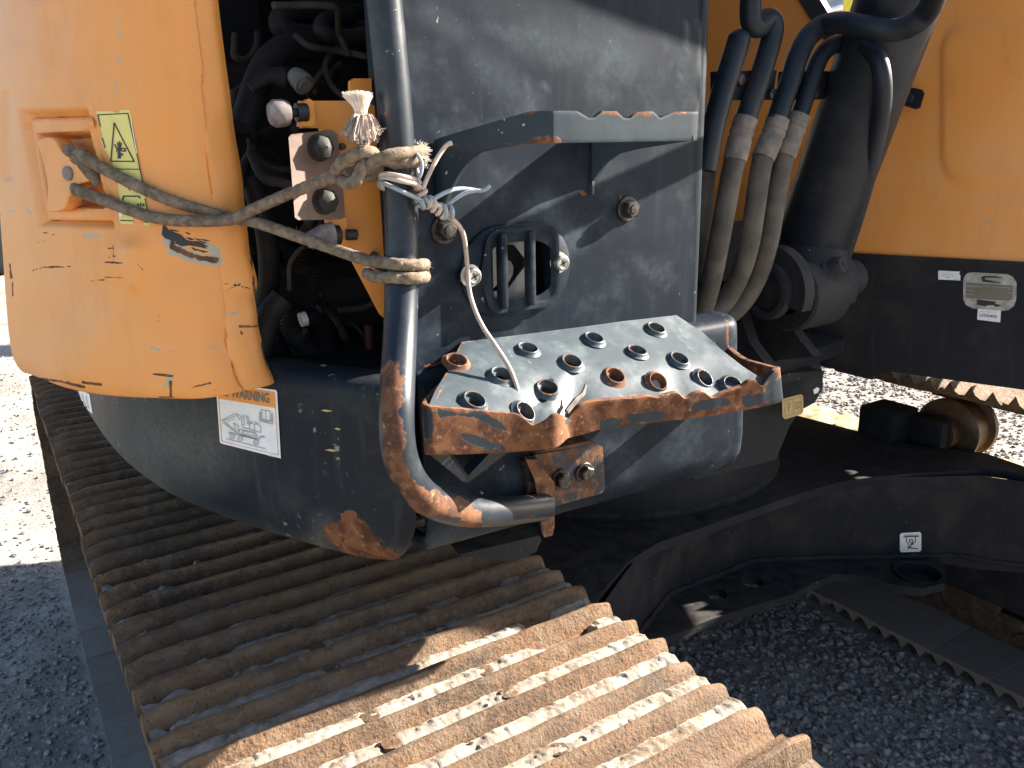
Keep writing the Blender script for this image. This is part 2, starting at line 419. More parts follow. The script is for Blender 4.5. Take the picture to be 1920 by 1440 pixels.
class Decal:
    """flat print laid on a surface; every shape is given in photo pixels, later layers sit a hair above"""
    def __init__(s, surf, lift=.0006): s.s = surf; s.V = []; s.F = []; s.M = []; s.lift = lift; s.mats = []
    def _m(s, m):
        if m not in s.mats: s.mats.append(m)
        return s.mats.index(m)
    def put(s, V2, F, m, layer=0):
        k = len(s.V); s.V += [s.s.hit(p[0], p[1], s.lift+layer*.0006) for p in V2]
        s.F += [tuple(i+k for i in f) for f in F]; s.M += [s._m(m)]*len(F)
    def poly(s, P, m, layer=0, step=None, holes=()):
        V, F = plate(P, list(holes), lambda x, y: (x, y, 0), step=step); s.put([(v.x, v.y) for v in V], F, m, layer)
    def line(s, P, w, m, layer=1, closed=False):
        P = [Vector(p) for p in P]
        if closed: P = P+[P[0]]
        for a, b in zip(P[:-1], P[1:]):
            d = (b-a).normalized(); q = Vector((-d.y, d.x))*w/2; e = d*w*.35
            s.put([a-q-e, b-q+e, b+q+e, a+q-e], [(0, 1, 2, 3)], m, layer)
    def circ(s, c, r, w, m, layer=1, n=18, sq=1.0):
        s.line([(c[0]+r*cos(2*pi*k/n), c[1]+r*sq*sin(2*pi*k/n)) for k in range(n)], w, m, layer, True)
    def text(s, t, quad, m, layer=2, bold=0.0):
        V, F = text2d(t, 1.0, bold); xs = [v[0] for v in V]; ys = [v[1] for v in V]
        x0, x1, y0, y1 = min(xs), max(xs), min(ys), max(ys); a, b, c, d = [Vector(q) for q in quad]     # TL TR BR BL
        def f(p):
            u = (p[0]-x0)/(x1-x0); v = (y1-p[1])/(y1-y0)
            return a*(1-u)*(1-v)+b*u*(1-v)+c*u*v+d*(1-u)*v
        s.put([f(v) for v in V], F, m, layer)
    def ob(s, name, parent): return mob(name, s.V, s.F, s.mats, parent, smooth=False, mi=s.M)

def tag(o, label=None, cat=None, group=None, kind=None):
    for k, v in (('label', label), ('category', cat), ('group', group), ('kind', kind)):
        if v: o[k] = v
    return o
def empty(name, loc, label, cat):
    o = bpy.data.objects.new(name, None); o.location = loc; o.empty_display_size = .2; COL.objects.link(o); return tag(o, label, cat)

# ================================================================== ground
def axis(lo, hi, d0, d1, step):
    """coordinates dense between d0 and d1, growing outwards"""
    c = list(np.arange(d0, d1+1e-6, step)); s = step; v = d1
    while v < hi: s *= 1.35; v += s; c.append(min(v, hi))
    s = step; v = d0
    while v > lo: s *= 1.35; v -= s; c.insert(0, max(v, lo))
    return c
def gz(x, y):
    if abs(x-3) > 9 or abs(y-3) > 9: return fbm((x, y, 0), .15)*.10
    z = fbm((x, y, 0), 1.1)*.028+fbm((x, y, 3), 5.)*.012
    if x < .05: z += max(0, fbm((x, y, 8), 2.6)+.12)*.055*min(1, (.05-x)*6)+(fbm((x, y, 5), 11.)*.022+fbm((x, y, 7), 24.)*.012)*min(1, (.05-x)*5)
    return z-.012
gx = axis(-400, 400, -1.1, 3.6, .03); gy = axis(-400, 400, .4, 5.2, .03)
V = [(x, y, gz(x, y)) for y in gy for x in gx]; nx = len(gx)
F = [(j*nx+i, j*nx+i+1, (j+1)*nx+i+1, (j+1)*nx+i) for j in range(len(gy)-1) for i in range(nx-1)]
o = mob('ground', V, F, 'ground'); tag(o, 'pale dusty gravel yard ground under the excavator', 'ground', kind='structure')

# loose gravel: small stones nobody could count
ph = (1+5**.5)/2
ICO = np.array([(-1, ph, 0), (1, ph, 0), (-1, -ph, 0), (1, -ph, 0), (0, -1, ph), (0, 1, ph), (0, -1, -ph), (0, 1, -ph), (ph, 0, -1), (ph, 0, 1), (-ph, 0, -1), (-ph, 0, 1)])/1.9
ICF = np.array([(0, 11, 5), (0, 5, 1), (0, 1, 7), (0, 7, 10), (0, 10, 11), (1, 5, 9), (5, 11, 4), (11, 10, 2), (10, 7, 6), (7, 1, 8), (3, 9, 4), (3, 4, 2), (3, 2, 6), (3, 6, 8), (3, 8, 9), (4, 9, 5), (2, 4, 11), (6, 2, 10), (8, 6, 7), (9, 8, 1)])
stV = []; stF = []; cnt = 0
def scatter(x0, x1, y0, y1, n, r0, r1, pw=2.2):
    global cnt
    xs = rng.uniform(x0, x1, n); ys = rng.uniform(y0, y1, n); rs = r0+(r1-r0)*rng.random(n)**pw
    for x, y, r in zip(xs, ys, rs):
        sh = ICO*(1+rng.uniform(-.28, .28, (12, 1)))*np.array([1, rng.uniform(.65, 1), rng.uniform(.45, .8)])*r
        a = rng.uniform(0, 6.28); R = np.array([[cos(a), -sin(a), 0], [sin(a), cos(a), 0], [0, 0, 1]])
        b = rng.uniform(-.6, .6); R = R @ np.array([[1, 0, 0], [0, cos(b), -sin(b)], [0, sin(b), cos(b)]])
        stV.append(sh @ R.T+np.array([x, y, gz(x, y)+r*.22])); stF.append(ICF+cnt*12); cnt += 1
scatter(-.75, .06, 1.25, 3.4, 8500, .002, .012, 4)
scatter(-1.2, 1.0, 3.4, 8.0, 5200, .004, .016, 3)
scatter(.85, 2.15, .55, 2.1, 9500, .004, .019, 2.2)
scatter(2.85, 5.2, 1.2, 4.2, 9500, .005, .016, 2)
scatter(5.2, 9, 2.0, 7.5, 4000, .007, .022, 2)
o = mob('loose_gravel', np.concatenate(stV), np.concatenate(stF), 'stone', smooth=False)
tag(o, 'loose grey gravel stones scattered over the yard', 'gravel', kind='stuff')

# ================================================================== excavator
EX = empty('excavator', (1.43, 1.62, 0), 'dented orange and black crawler excavator with rusty bent steps and open side door', 'excavator')

# ---- crawler tracks
PIT = .1745; GH = .029; TR = .396; TZ = TR+GH; YF, YR = .50, 2.80
def path(s):
    """stadium path of the shoe plates: s from the front idler top backwards; returns y, z, tangent angle"""
    L = YR-YF; A = pi*TR; tot = 2*L+2*A; s %= tot
    if s < L: return YF+s, TZ+TR, 0.0
    s -= L
    if s < A: a = s/TR; return YR+TR*sin(a), TZ+TR*cos(a), -a
    s -= A
    if s < L: return YR-s, TZ-TR, -pi
    s -= L; a = s/TR; return YF-TR*sin(a), TZ-TR*cos(a), -pi-a
TOT = 2*(YR-YF)+2*pi*TR; NSH = round(TOT/PIT); PIT = TOT/NSH
def gprof(t):
    """height of the shoe surface above its plate, t across the shoe"""
    h = 0
    for c in (-PIT/3, 0, PIT/3):
        d = t-c-.002; h = max(h, GH*float(1-sstep(.0030, .0135 if d > 0 else .023, abs(d))))
    return h
XN0, XN1 = .073, .690
def shoe_mesh(name, seed, nx, half=.3085, fine=True):
    ts = np.linspace(-PIT*.4975, PIT*.4975, 37 if fine else 13); V = []; F = []
    xs = np.linspace(-half, half, nx); m = len(ts)
    for x in xs:
        for t in ts:
            h = gprof(t)+.004*float(sstep(PIT*.40, PIT*.49, t))-.005*float(sstep(-PIT*.42, -PIT*.49, t)); w = fbm((x*4, t*10, seed), 3.0)
            e = 1-sstep(half-.03, half, abs(x))*.25 if fine else 1
            dn = (w*.006+max(0, fbm((x, t, seed+5), 9.)-.2)*-.012*(h > GH*.5))*(1 if fine else .5)
            V.append((x+(vn((t*60, seed, x*20))*.003 if abs(x) > half-.001 else 0), t, h*e+dn*.6))
    for i in range(nx-1):
        for j in range(m-1): F.append((i*m+j, (i+1)*m+j, (i+1)*m+j+1, i*m+j+1))
    k = len(V)
    for x in (xs[0], xs[-1]):
        for t in ts: V.append((x, t, -.011))
    for j in range(m-1):
        F.append((j, j+1, k+j+1, k+j)); F.append(((nx-1)*m+j+1, (nx-1)*m+j, k+m+j, k+m+j+1))
    F.append((k, k+m-1, k+2*m-1, k+m))
    F.append((k, k+m)+tuple(i*m for i in reversed(range(nx)))); F.append((k+2*m-1, k+m-1)+tuple(i*m+m-1 for i in range(nx)))
    me = bpy.data.meshes.new(name); bm = bmesh.new(); bv = [bm.verts.new(v) for v in V]
    for f in F: bm.faces.new([bv[i] for i in f])
    if fine:
        for bx in (-.08, .08):                                   # bolt heads in the valleys
            for bt in (-PIT/6, PIT/6):
                r = bmesh.ops.create_cone(bm, cap_ends=True, segments=6, radius1=.0135, radius2=.012, depth=.014)
                bmesh.ops.translate(bm, verts=r['verts'], vec=(bx, bt, .008))
    bmesh.ops.recalc_face_normals(bm, faces=bm.faces[:]); bm.to_mesh(me); bm.free()
    me.materials.append(MAT['shoe']); me.polygons.foreach_set('use_smooth', [True]*len(me.polygons)); me.set_sharp_from_angle(angle=radians(50))
    return me
SH = [shoe_mesh('track_shoe', k*3.7, 44) for k in range(4)]; SL = shoe_mesh('track_shoe_far', 2.2, 8, fine=False)
def make_track(xc, near):
    mb = MB()
    for sx in (-.075, .075):                                      # link rails
        for i in range(NSH):
            y, z, a = path((i+.5)*PIT); ty, tz = cos(a), sin(a); ny, nz = -sin(a), cos(a)
            P = []
            for (t, n) in ((-PIT*.56, -.012), (PIT*.56, -.012), (PIT*.62, -.045), (PIT*.40, -.085), (-PIT*.40, -.085), (-PIT*.62, -.045)):
                P.append((xc+sx-.018+(.012 if i % 2 else 0), y+ty*t+ny*n, z+tz*t+nz*n))
            mb.prism(P, (.030, 0, 0))
    for i in range(NSH):
        y, z, a = path(i*PIT); ny, nz = -sin(a), cos(a)
        mb.cyl((xc-.11, y+ny*-.05, z+nz*-.05), (xc+.11, y+ny*-.05, z+nz*-.05), .019, 10)
    tr = mb.ob('crawler_track', 'rail', EX)
    tr['label'] = 'rusty crawler track with pale dirt packed between the grousers' if near else 'rusty crawler track on the cab side'
    for i in range(NSH):
        y, z, a = path((i+.5)*PIT+.02)
        me = SH[i % 4] if near else SL
        so = bpy.data.objects.new('track_shoe', me); COL.objects.link(so); so.parent = tr
        so.matrix_basis = Matrix.Translation((xc+rng.normal(0, .0022), y, z)) @ Matrix.Rotation(a+rng.normal(0, .012), 4, 'X') @ Matrix.Rotation(pi*(i % 3 == 1 and near), 4, 'Z')
    return tr
XC0 = (XN0+XN1)/2; XC1 = XC0+2.09
T0 = make_track(XC0, True); T1 = make_track(XC1, False)

# packed dirt in the valleys of the near track's upper run
V = []; F = []
CLUMP = [(onz(a, b, .835), r) for a, b, r in ((300, 1088, .022), (435, 1117, .022), (480, 1140, .02), (590, 1275, .045), (560, 1300, .03), (600, 1350, .05), (660, 1320, .03), (360, 1160, .02), (1010, 1130, .03))]
def dirtfill():
    for i in range(0, 14):
        for v in (-1, 0, 1):
            c0 = v*PIT/3+PIT/6; nxx, nt = (300, 11) if i < 7 else (160, 7); k = len(V)
            yc, zc, aa = path((i+.5)*PIT+.02)
            for ix in range(nxx):
                x = XN0+.004+(XN1-XN0-.008)*ix/(nxx-1)
                for it in range(nt):
                    t = c0+(it/(nt-1)-.5)*.044
                    yy, zz = yc+t*cos(aa), zc+t*sin(aa)
                    big = fbm((x, yy, 1.7), 4.2)+.55*fbm((x, yy, 9), 14.)
                    front = float(sstep(1.15, .62, yy)); 
                    cov = big+.42*front+.05+.14*float(sstep(.1, .5, x))*front
                    for cp, cr in CLUMP:
                        dq = ((x-cp.x)**2*.35+(yy-cp.y)**2)/(cr*cr)
                        if dq < 4: cov += .9*math.exp(-dq)
                    hh = float(sstep(-.04, .22, cov))*.0185+fbm((x, yy, 4), 30.)*.0075+fbm((x, yy, 2), 95.)*.0035+fbm((x, yy, 6), 240.)*.0022
                    crest = 1-abs(it/(nt-1)-.5)*2
                    hh = hh*(.62+.38*crest)-.006*(1-float(sstep(-.05, .1, cov)))-.0035
                    V.append((x, yc+t*cos(aa)-hh*sin(aa), zc+t*sin(aa)+hh*cos(aa)))
            for ix in range(nxx-1):
                for it in range(nt-1): F.append((k+ix*nt+it, k+(ix+1)*nt+it, k+(ix+1)*nt+it+1, k+ix*nt+it+1))
dirtfill()
o = mob('packed_dirt', V, F, 'dirt', T0, angle=180); o['kind'] = 'stuff'
# small stones caught in the dirt
lp = MB()
for _ in range(260):
    x = rng.uniform(XN0+.03, XN1-.03); s = rng.uniform(.05, 1.2); i = int(s/PIT); v = rng.choice([-1, 0, 1])
    yc, zc, aa = path((i+.5)*PIT+.02); t = v*PIT/3+PIT/6+rng.normal(0, .006); r = .0015+.006*rng.random()**2.5
    sh = ICO*(1+rng.uniform(-.3, .3, (12, 1)))*r
    lp.add([(p[0]+x, p[1]+yc+t*cos(aa)-.010*sin(aa), p[2]+zc+t*sin(aa)+.010*cos(aa)) for p in sh], [tuple(f) for f in ICF])
o = lp.ob('dirt_clods', 'dirt', T0, smooth=False); o['kind'] = 'stuff'

# ---- track frames, idlers, sprockets, rollers
def track_frame(xc, near):
    mb = MB(); mb.box((xc-.125, YF+.25, .155), (xc+.125, YR-.25, .47), bev=.02)
    mb.prism([(xc-.12, YF+.3, .47), (xc+.12, YF+.3, .47), (xc+.05, YF+.3, .545), (xc-.05, YF+.3, .545)], (0, YR-YF-.6, 0))
    fr = mb.ob('track_frame', 'frame', EX)
    mb = MB(); mb.lathe((xc-.05, YF+.05, TZ), (1, 0, 0), [(.05, -.03), (.24, -.02), (.29, .0), (.29, .03), (.315, .032), (.315, .068), (.29, .07), (.29, .10), (.24, .12), (.05, .13)], 40)
    mb.ob('idler_wheel', 'roller', EX)
    mb = MB(); prof = []
    P = []
    for k in range(42):
        r = .315 if k % 2 else .275
        P.append((xc-.03, YR+r*cos(2*pi*k/42), TZ+r*sin(2*pi*k/42)))
    mb.prism(P, (.06, 0, 0)); mb.lathe((xc-.12, YR, TZ), (1, 0, 0), [(0, 0), (.17, 0), (.19, .02), (.19, .22), (.17, .24), (0, .24)], 32)
    mb.ob('drive_sprocket', 'roller', EX)
    for k in range(6):
        y = YF+.33+k*(YR-YF-.66)/5
        mb = MB(); mb.lathe((xc-.105, y, .145), (1, 0, 0), [(0, 0), (.055, 0), (.09, .01), (.092, .035), (.075, .045), (.072, .165), (.092, .175), (.09, .20), (.055, .21), (0, .21)], 24)
        mb.ob('bottom_roller', 'rail', EX)
    return fr
track_frame(XC0, True); FR1 = track_frame(XC1, False)
# the carrier roller and its bracket on the cab-side frame
mb = MB(); cy, cz = 1.235, .672; x0 = 2.235
mb.lathe((x0, cy, cz), (1, 0, 0), [(0, 0), (.045, 0), (.05, .01), (.05, .03), (.085, .032), (.095, .04), (.095, .05), (.080, .055), (.076, .09), (.080, .125), (.094, .13), (.094, .145), (.080, .16), (.04, .165), (0, .165)], 36)
CRL = mb.ob('carrier_roller', 'roller', EX)
mb = MB(); mb.box((2.12, 1.30, .50), (2.24, 1.42, .735), bev=.012); mb.box((2.19, 1.20, .50), (2.245, 1.31, .72), bev=.008)
mb.ob('roller_bracket', 'frame', EX)
# dirt heaped on the cab-side frame
V, F = grid(14, 150, lambda u, v: (2.19+u*.36, .85+v*2.1, .535+.05*(1-abs(2*u-1)**2)*(.6+fbm((u*.4, v*2.1, 0), 9)*.9)+fbm((u*.4, v*2.1, 3), 40)*.016))
o = mob('heaped_dirt', V, F, 'soil', FR1, angle=180); o['kind'] = 'stuff'

# ---- car body (centre frame between the tracks)
def mir(L): return L+[(2*1.425-x, y) for x, y in reversed(L)]
top = mir([(.66, .98), (.80, 1.04), (.90, 1.115), (.945, 1.14), (1.03, 1.185), (1.137, 1.214), (1.30, 1.214)])
top = [p for p in top if p[0] < 1.56]+[(1.60, 1.212), (1.748, 1.201), (1.84, 1.175), (1.931, 1.136), (2.03, 1.085), (2.131, 1.038), (2.155, 1.0), (2.165, .955), (2.21, .90), (2.24, 1.1)]+[(2.14, 1.25), (2.10, 1.62), (2.10, 2.0), (2.2, 2.25), (.65, 2.25), (.75, 2.0), (.75, 1.3)]
hol = [[(1.20+.035*cos(t), 1.9+.035*sin(t)) for t in np.linspace(0, 2*pi, 14, endpoint=False)]]
V, F = plate(top, [], lambda x, y: (x, y, .652+.0025*fbm((x, y, 0), 6)), (0, 0, -.022), .05)
mb = MB(); mb.add(V, F); CBT = mb.ob('carbody', 'frame', EX)
bot = [(1.02, 1.08), (1.10, 1.195), (1.133, 1.222), (1.32, 1.215), (1.45, 1.20), (1.57, 1.182), (1.66, 1.188), (1.74, 1.188), (1.80, 1.135), (1.815, 1.06), (1.86, 1.015), (1.93, 1.0), (2.0, 1.04), (2.05, 1.10), (2.10, 1.02), (2.20, .92), (2.24, 1.2), (2.2, 2.2), (.7, 2.2), (.8, 1.4), (.86, 1.1), (.9, 1.0)]
hs = []
for (px_, py_, r) in ((1341, 1113, .030), (1411, 1091, .030)):
    c = onz(px_, py_, .40); hs.append([(c.x+r*cos(t), c.y+r*sin(t)) for t in np.linspace(0, 2*pi, 18, endpoint=False)])
c = onz(1722, 1076, .40); hs.append([(c.x+.055*cos(t), c.y+.055*sin(t)) for t in np.linspace(0, 2*pi, 22, endpoint=False)])
V, F = plate(bot, hs, lambda x, y: (x, y, .40), (0, 0, -.022), .06)
mb = MB(); mb.add(V, F); mb.ob('bottom_flange', 'frame', CBT)
mb = MB(); mb.lathe((c.x, c.y, .405), (0, 0, -1), [(.060, -.0015), (.056, -.002), (.053, .001), (.053, .03), (0, .031)], 24); mb.ob('tow_eye', 'frame', CBT)
# front web: follows the plates, set back under the top plate
wl_ = [(.62, .98), (.76, 1.045), (.88, 1.12), (.98, 1.18), (1.10, 1.25), (1.312, 1.355), (1.62, 1.355), (1.80, 1.25), (1.975, 1.134), (2.085, 1.065), (2.14, .97), (2.25, .86)]
ws = [tuple(np.array(a)+(np.array(b)-np.array(a))*k/8) for a, b in zip(wl_[:-1], wl_[1:]) for k in range(8)]+[wl_[-1]]
V, F = grid(len(ws), 6, lambda u, v: (ws[int(round(u*(len(ws)-1)))][0], ws[int(round(u*(len(ws)-1)))][1]-.032*v, .40+.245*v))
WEB = Surf(V, F)
mb = MB(); mb.add(V, F); mb.ob('front_web', 'frame', CBT)
mb = MB(); mb.box((.80, 1.45, .385), (2.10, 2.1, .63)); mb.ob('core_box', 'frame', CBT)
# slewing ring
mb = MB(); mb.lathe((1.42, 1.75, .652), (0, 0, 1), [(.485, 0), (.485, .006), (.475, .012), (.475, .19), (.44, .195), (.44, .43)], 72)
mb.ob('slewing_ring', 'frame', EX)

mb = MB(); mb.tube([(x, y-.006, .404+.002*(i % 2)) for i, (x, y) in enumerate(ws)], [.006+.0015*(i % 3) for i in range(len(ws))], 8); mb.ob('weld_bead', 'frame', CBT)
# tie-down sticker on the front web
d = Decal(WEB, .0012)
P = [(1690, 999), (1724, 997), (1727, 1000), (1727, 1031), (1724, 1034), (1689, 1035), (1687, 1032), (1687, 1002)]
d.poly(P, 'd_white', 0)
d.line([(1694, 1006), (1722, 1005)], 1.6, 'd_black')
for k in range(9): d.line([(1695+k*3, 1005.5), (1697.5+k*3, 1002)], .9, 'd_black')
d.line([(1699, 1006), (1699, 1014), (1702, 1019), (1707, 1022), (1712, 1019), (1716, 1014), (1716, 1006)], 1.4, 'd_black')
d.circ((1708, 1014), 3.2, 1.5, 'd_black'); d.line([(1711, 1016), (1706, 1025), (1702, 1028)], 1.6, 'd_black'); d.line([(1701, 1024), (1708, 1027), (1720, 1028)], 1.6, 'd_black')
o = d.ob('tie_down_decal', CBT); o['label'] = 'small white tie-down pictogram sticker on the carbody'

# ================================================================== upper structure
YP = .760                       # plane of the step panel
# ---- side skirt: curved plan
plan = [(.340, .7300), (.335, .7325), (.328, .736), (.305, .753), (.276, .79), (.224, .886), (.182, .983), (.150, 1.075), (.127, 1.182), (.114, 1.30), (.108, 1.452), (.107, 1.60), (.112, 1.808)]
for a in range(163, 89, -6): plan.append((1.50+1.40*cos(radians(a)), 1.62+1.42*sin(radians(a))))
SK = np.array(smooth(plan, 9)); NS = len(SK)
tan = np.gradient(SK, axis=0); tan /= np.linalg.norm(tan, axis=1)[:, None]; inn = np.stack([tan[:, 1], -tan[:, 0]], 1)
if inn[40][0] < 0: inn = -inn
PRO = smooth([(.050, 1.262), (.020, 1.262), (.006, 1.258), (.0005, 1.248), (0, 1.22), (0, 1.18), (0, 1.14), (.001, 1.11), (.004, 1.088), (.011, 1.070), (.024, 1.056), (.045, 1.049), (.09, 1.047)], 3)
def skirtpt(i, j):
    d, z = PRO[j]; k = min(max(i, 0), NS-1); s = np.linalg.norm(np.diff(SK[:k+1], axis=0), axis=1).sum() if k else 0
    return d, z, s
arc = np.concatenate([[0], np.cumsum(np.linalg.norm(np.diff(SK, axis=0), axis=1))])
V = []
for i in range(NS):
    for (d, z) in PRO:
        e = arc[i]; cut = .055
        if e < cut and z < 1.14:                                  # rounded lower front corner
            q = 1-e/cut; lim = 1.047+.075*(1-sqrt(max(0, 1-q*q)))
            z = max(z, lim)
        w = fbm((SK[i][0], SK[i][1], z), 3.2)*.004
        V.append((SK[i][0]+inn[i][0]*(d+w), SK[i][1]+inn[i][1]*(d+w), z))
m = len(PRO); F = [(i*m+j, i*m+j+1, (i+1)*m+j+1, (i+1)*m+j) for i in range(NS-1) for j in range(m-1)]
px = proj(np.array(V)); vz = np.array(V)[:, 2]
nz = np.array([fbm(v, 22) for v in V])
r1 = 1-seg_dist(px, [(650, 1000), (690, 1030), (705, 1045)])/58
rust = np.clip(r1*1.5, 0, .85)
rust = np.maximum(rust, np.clip(1-seg_dist(px, [(620, 990), (645, 985)])/16, 0, .4))
dust = np.clip(1-np.hypot((px[:, 0]-330)/190, (px[:, 1]-830)/120), 0, 1)*.85+np.clip((1.085-vz)/.03, 0, 1)*.30+np.clip(1-seg_dist(px, [(610, 985), (600, 1020)])/40, 0, 1)*.5
rng_px = lambda a, b, w: np.clip(1-seg_dist(px, [a, b])/w, 0, 1)
rust = np.where(rust > .02, np.clip(rust*.85+nz*.55+np.array([fbm(v, 60) for v in V])*.4, 0, .85), rust)
SKO = mob('side_skirt', V, F, 'skirt', EX, attrs=dict(rust=rust, dust=dust), angle=60)
so = SKO.modifiers.new('t', 'SOLIDIFY'); so.thickness = .005; so.offset = 0
SKS = Surf(V, F)

# ---- front skirt
PF = smooth([(.800, 1.262), (.772, 1.262), (.758, 1.258), (.752, 1.246), (.750, 1.20), (.748, 1.14), (.746, 1.10), (.749, 1.078), (.760, 1.060), (.782, 1.050), (.83, 1.047)], 3)
XA, XB = .361, .835; V = []; nxx = 70
for i in range(nxx):
    x = XA+(XB-XA)*i/(nxx-1)
    for (y, z) in PF:
        e = XB-x; cut = .045
        if e < cut and z < 1.15:
            q = 1-e/cut; z = max(z, 1.047+.06*(1-sqrt(max(0, 1-q*q))))
        e = x-XA
        if e < .02 and z < 1.12: q = 1-e/.02; z = max(z, 1.047+.03*(1-sqrt(max(0, 1-q*q))))
        yy = y-.022*(x-XA)/(XB-XA)*(1 if z < 1.2 else .4)+fbm((x, y, z), 4)*.002
        if XB-x < .012: yy += (.012-(XB-x))*.8
        V.append((x, yy, z))
m = len(PF); F = [(i*m+j, (i+1)*m+j, (i+1)*m+j+1, i*m+j+1) for i in range(nxx-1) for j in range(m-1)]
px = proj(np.array(V))
rust = np.clip(.75-seg_dist(px, [(1362, 602), (1360, 660)])/9, 0, .7)
rust = np.maximum(rust, np.clip(.55-seg_dist(px, [(1365, 800), (1357, 850)])/10, 0, .5))
dust = np.clip(1-seg_dist(px, [(800, 1050), (1000, 995)])/60, 0, 1)*.35
FSK = mob('front_skirt', V, F, 'dark', EX, attrs=dict(rust=rust, dust=dust), angle=60)
so = FSK.modifiers.new('t', 'SOLIDIFY'); so.thickness = .005; so.offset = 0
FSS = Surf(V, F)
# thin bent plate hanging below the front skirt
pl = [onp(x, y, (0, .84, 0), (0, 1, 0)) for x, y in ((860, 1040), (1012, 1004), (1016, 1012), (1005, 1035), (960, 1053), (900, 1048))]
mb = MB(); mb.prism(pl, (.01, .07, .004)); o = mb.ob('under_guard', 'frame', FSK)

# ---- step panel (front of the tool box) with the lamp opening
lampL, lampR = ony(862, 505, YP).x, ony(1066, 500, YP).x
lampT, lampB = ony(965, 419, YP).z, ony(965, 590, YP).z
opL, opR = ony(918, 505, YP).x, ony(1026, 500, YP).x
opT, opB = ony(970, 443, YP).z, ony(970, 563, YP).z
X0, X1, Z0, Z1 = .355, .776, 1.262, 1.98
out = [(X0, Z0), (X1-.012, Z0), (X1-.012, Z1), (X0, Z1)]
hole = [(opL-.008, opB-.008), (opR+.008, opB-.008), (opR+.008, opT+.008), (opL-.008, opT+.008)]
V, F = plate(out, [hole], lambda x, z: (x, YP+fbm((x, 0, z), 5)*.0016, z), None, .008)
k = len(V); cs = []
for a in range(0, 7):
    t = radians(15*a); cs.append((X1-.012+.012*sin(t), YP+.012-.012*cos(t)))
cs += [(X1, .86), (X1, 1.02)]
zz = np.linspace(Z0, Z1, 60)
for (x, y) in cs:
    for z in zz: V.append(Vector((x, y, z)))
for i in range(len(cs)-1):
    for j in range(59): F.append((k+i*60+j, k+(i+1)*60+j, k+(i+1)*60+j+1, k+i*60+j+1))
k = len(V); V += [Vector((X0, YP, Z0)), Vector((X0, YP, Z1)), Vector((X0, YP+.05, Z1)), Vector((X0, YP+.05, Z0))]; F.append((k, k+1, k+2, k+3))
px = proj(np.array([v[:] for v in V]))
rust = np.clip(.8-seg_dist(px, [(1160, 345), (1163, 375), (1161, 405)])/6, 0, .8)
rust = np.maximum(rust, np.clip(.9-seg_dist(px, [(806, 280), (825, 264)])/9, 0, .8))
rust = np.maximum(rust, np.clip(.9-seg_dist(px, [(1090, 362), (1100, 366)])/9, 0, .8))
rust = np.maximum(rust, np.clip(.75-seg_dist(px, [(789, 690), (835, 680)])/6, 0, .7))
lit_streak_dust = np.zeros(len(px))
for (a, b, w, s) in (((1000, 70), (1180, 110), 55, .35), ((900, 110), (990, 190), 40, .28), ((1290, 40), (1290, 90), 7, .9), ((1020, 380), (1060, 440), 40, .5), ((1080, 110), (1160, 80), 25, .35), ((990, 150), (993, 205), 4, .8), ((1025, 160), (1030, 190), 4, .7), ((1270, 110), (1275, 150), 3, .6), ((800, 20), (860, 60), 30, .3)):  # broad smears put sunlit streaks into the colour, thin ones are pale drips
    lit_streak_dust = np.maximum(lit_streak_dust, np.clip(1-seg_dist(px, [a, b])/w, 0, 1)*s)
PAN = mob('step_panel', V, F, 'dark', EX, attrs=dict(rust=rust, dust=lit_streak_dust), angle=50)
PANS = Surf([v[:] for v in V], F)
# lamp guard
zpa = ony(823, 264, YP).z
def rr_y(ins, y, r):
    return [(x, y, z) for x, z in rrect(lampL+ins, lampR-ins, lampB+ins, lampT-ins, r, 7)]
def rr_o(ins, y, r):
    return [(x, y, z) for x, z in rrect(opL+ins, opR-ins, opB+ins, opT-ins, r, 7)]
V, F = loft([rr_y(0, YP+.002, .050), rr_y(0, YP-.003, .050), rr_y(.002, YP-.0045, .048), rr_y(.012, YP-.005, .042), rr_y(.019, YP-.0075, .036), rr_o(-.010, YP-.0095, .018), rr_o(-.004, YP-.0095, .014), rr_o(0, YP-.007, .011), rr_o(.0005, YP+.006, .011)])
mb = MB(); mb.add(V, F)
LG = mb.ob('work_lamp_guard', 'dark', PAN)
for cx in (945.5, 998):
    x = ony(cx, 500, YP-.014).x; mb = MB(); mb.box((x-.0042, YP-.016, opB-.005), (x+.0042, YP-.003, opT+.006), bev=.0024)
    mb.ob('guard_bar', 'dark', LG)
for q, (sx_, sy_) in enumerate(((887, 518), (1053, 493))):
    c = ony(sx_, sy_, YP-.012); mb = MB()
    mb.lathe((c.x, YP-.006, c.z), (0, -1, 0), [(.0, 0), (.012, 0), (.012, .001), (.0088, .0012), (.0085, .009), (.0066, .0105), (.006, .0095), (.0, .0093)], 20)
    for a in (.4, .4+pi/2):
        u = Vector((cos(a), 0, sin(a)))*.0042; w = Vector((-sin(a), 0, cos(a)))*.0011; p = Vector((c.x, YP-.0158, c.z))
        mb.add([p-u-w, p+u-w, p+u+w, p-u+w], [(0, 1, 2, 3)], 1)
    mb.ob('cross_head_screw', ['zinc', 'black'], LG)
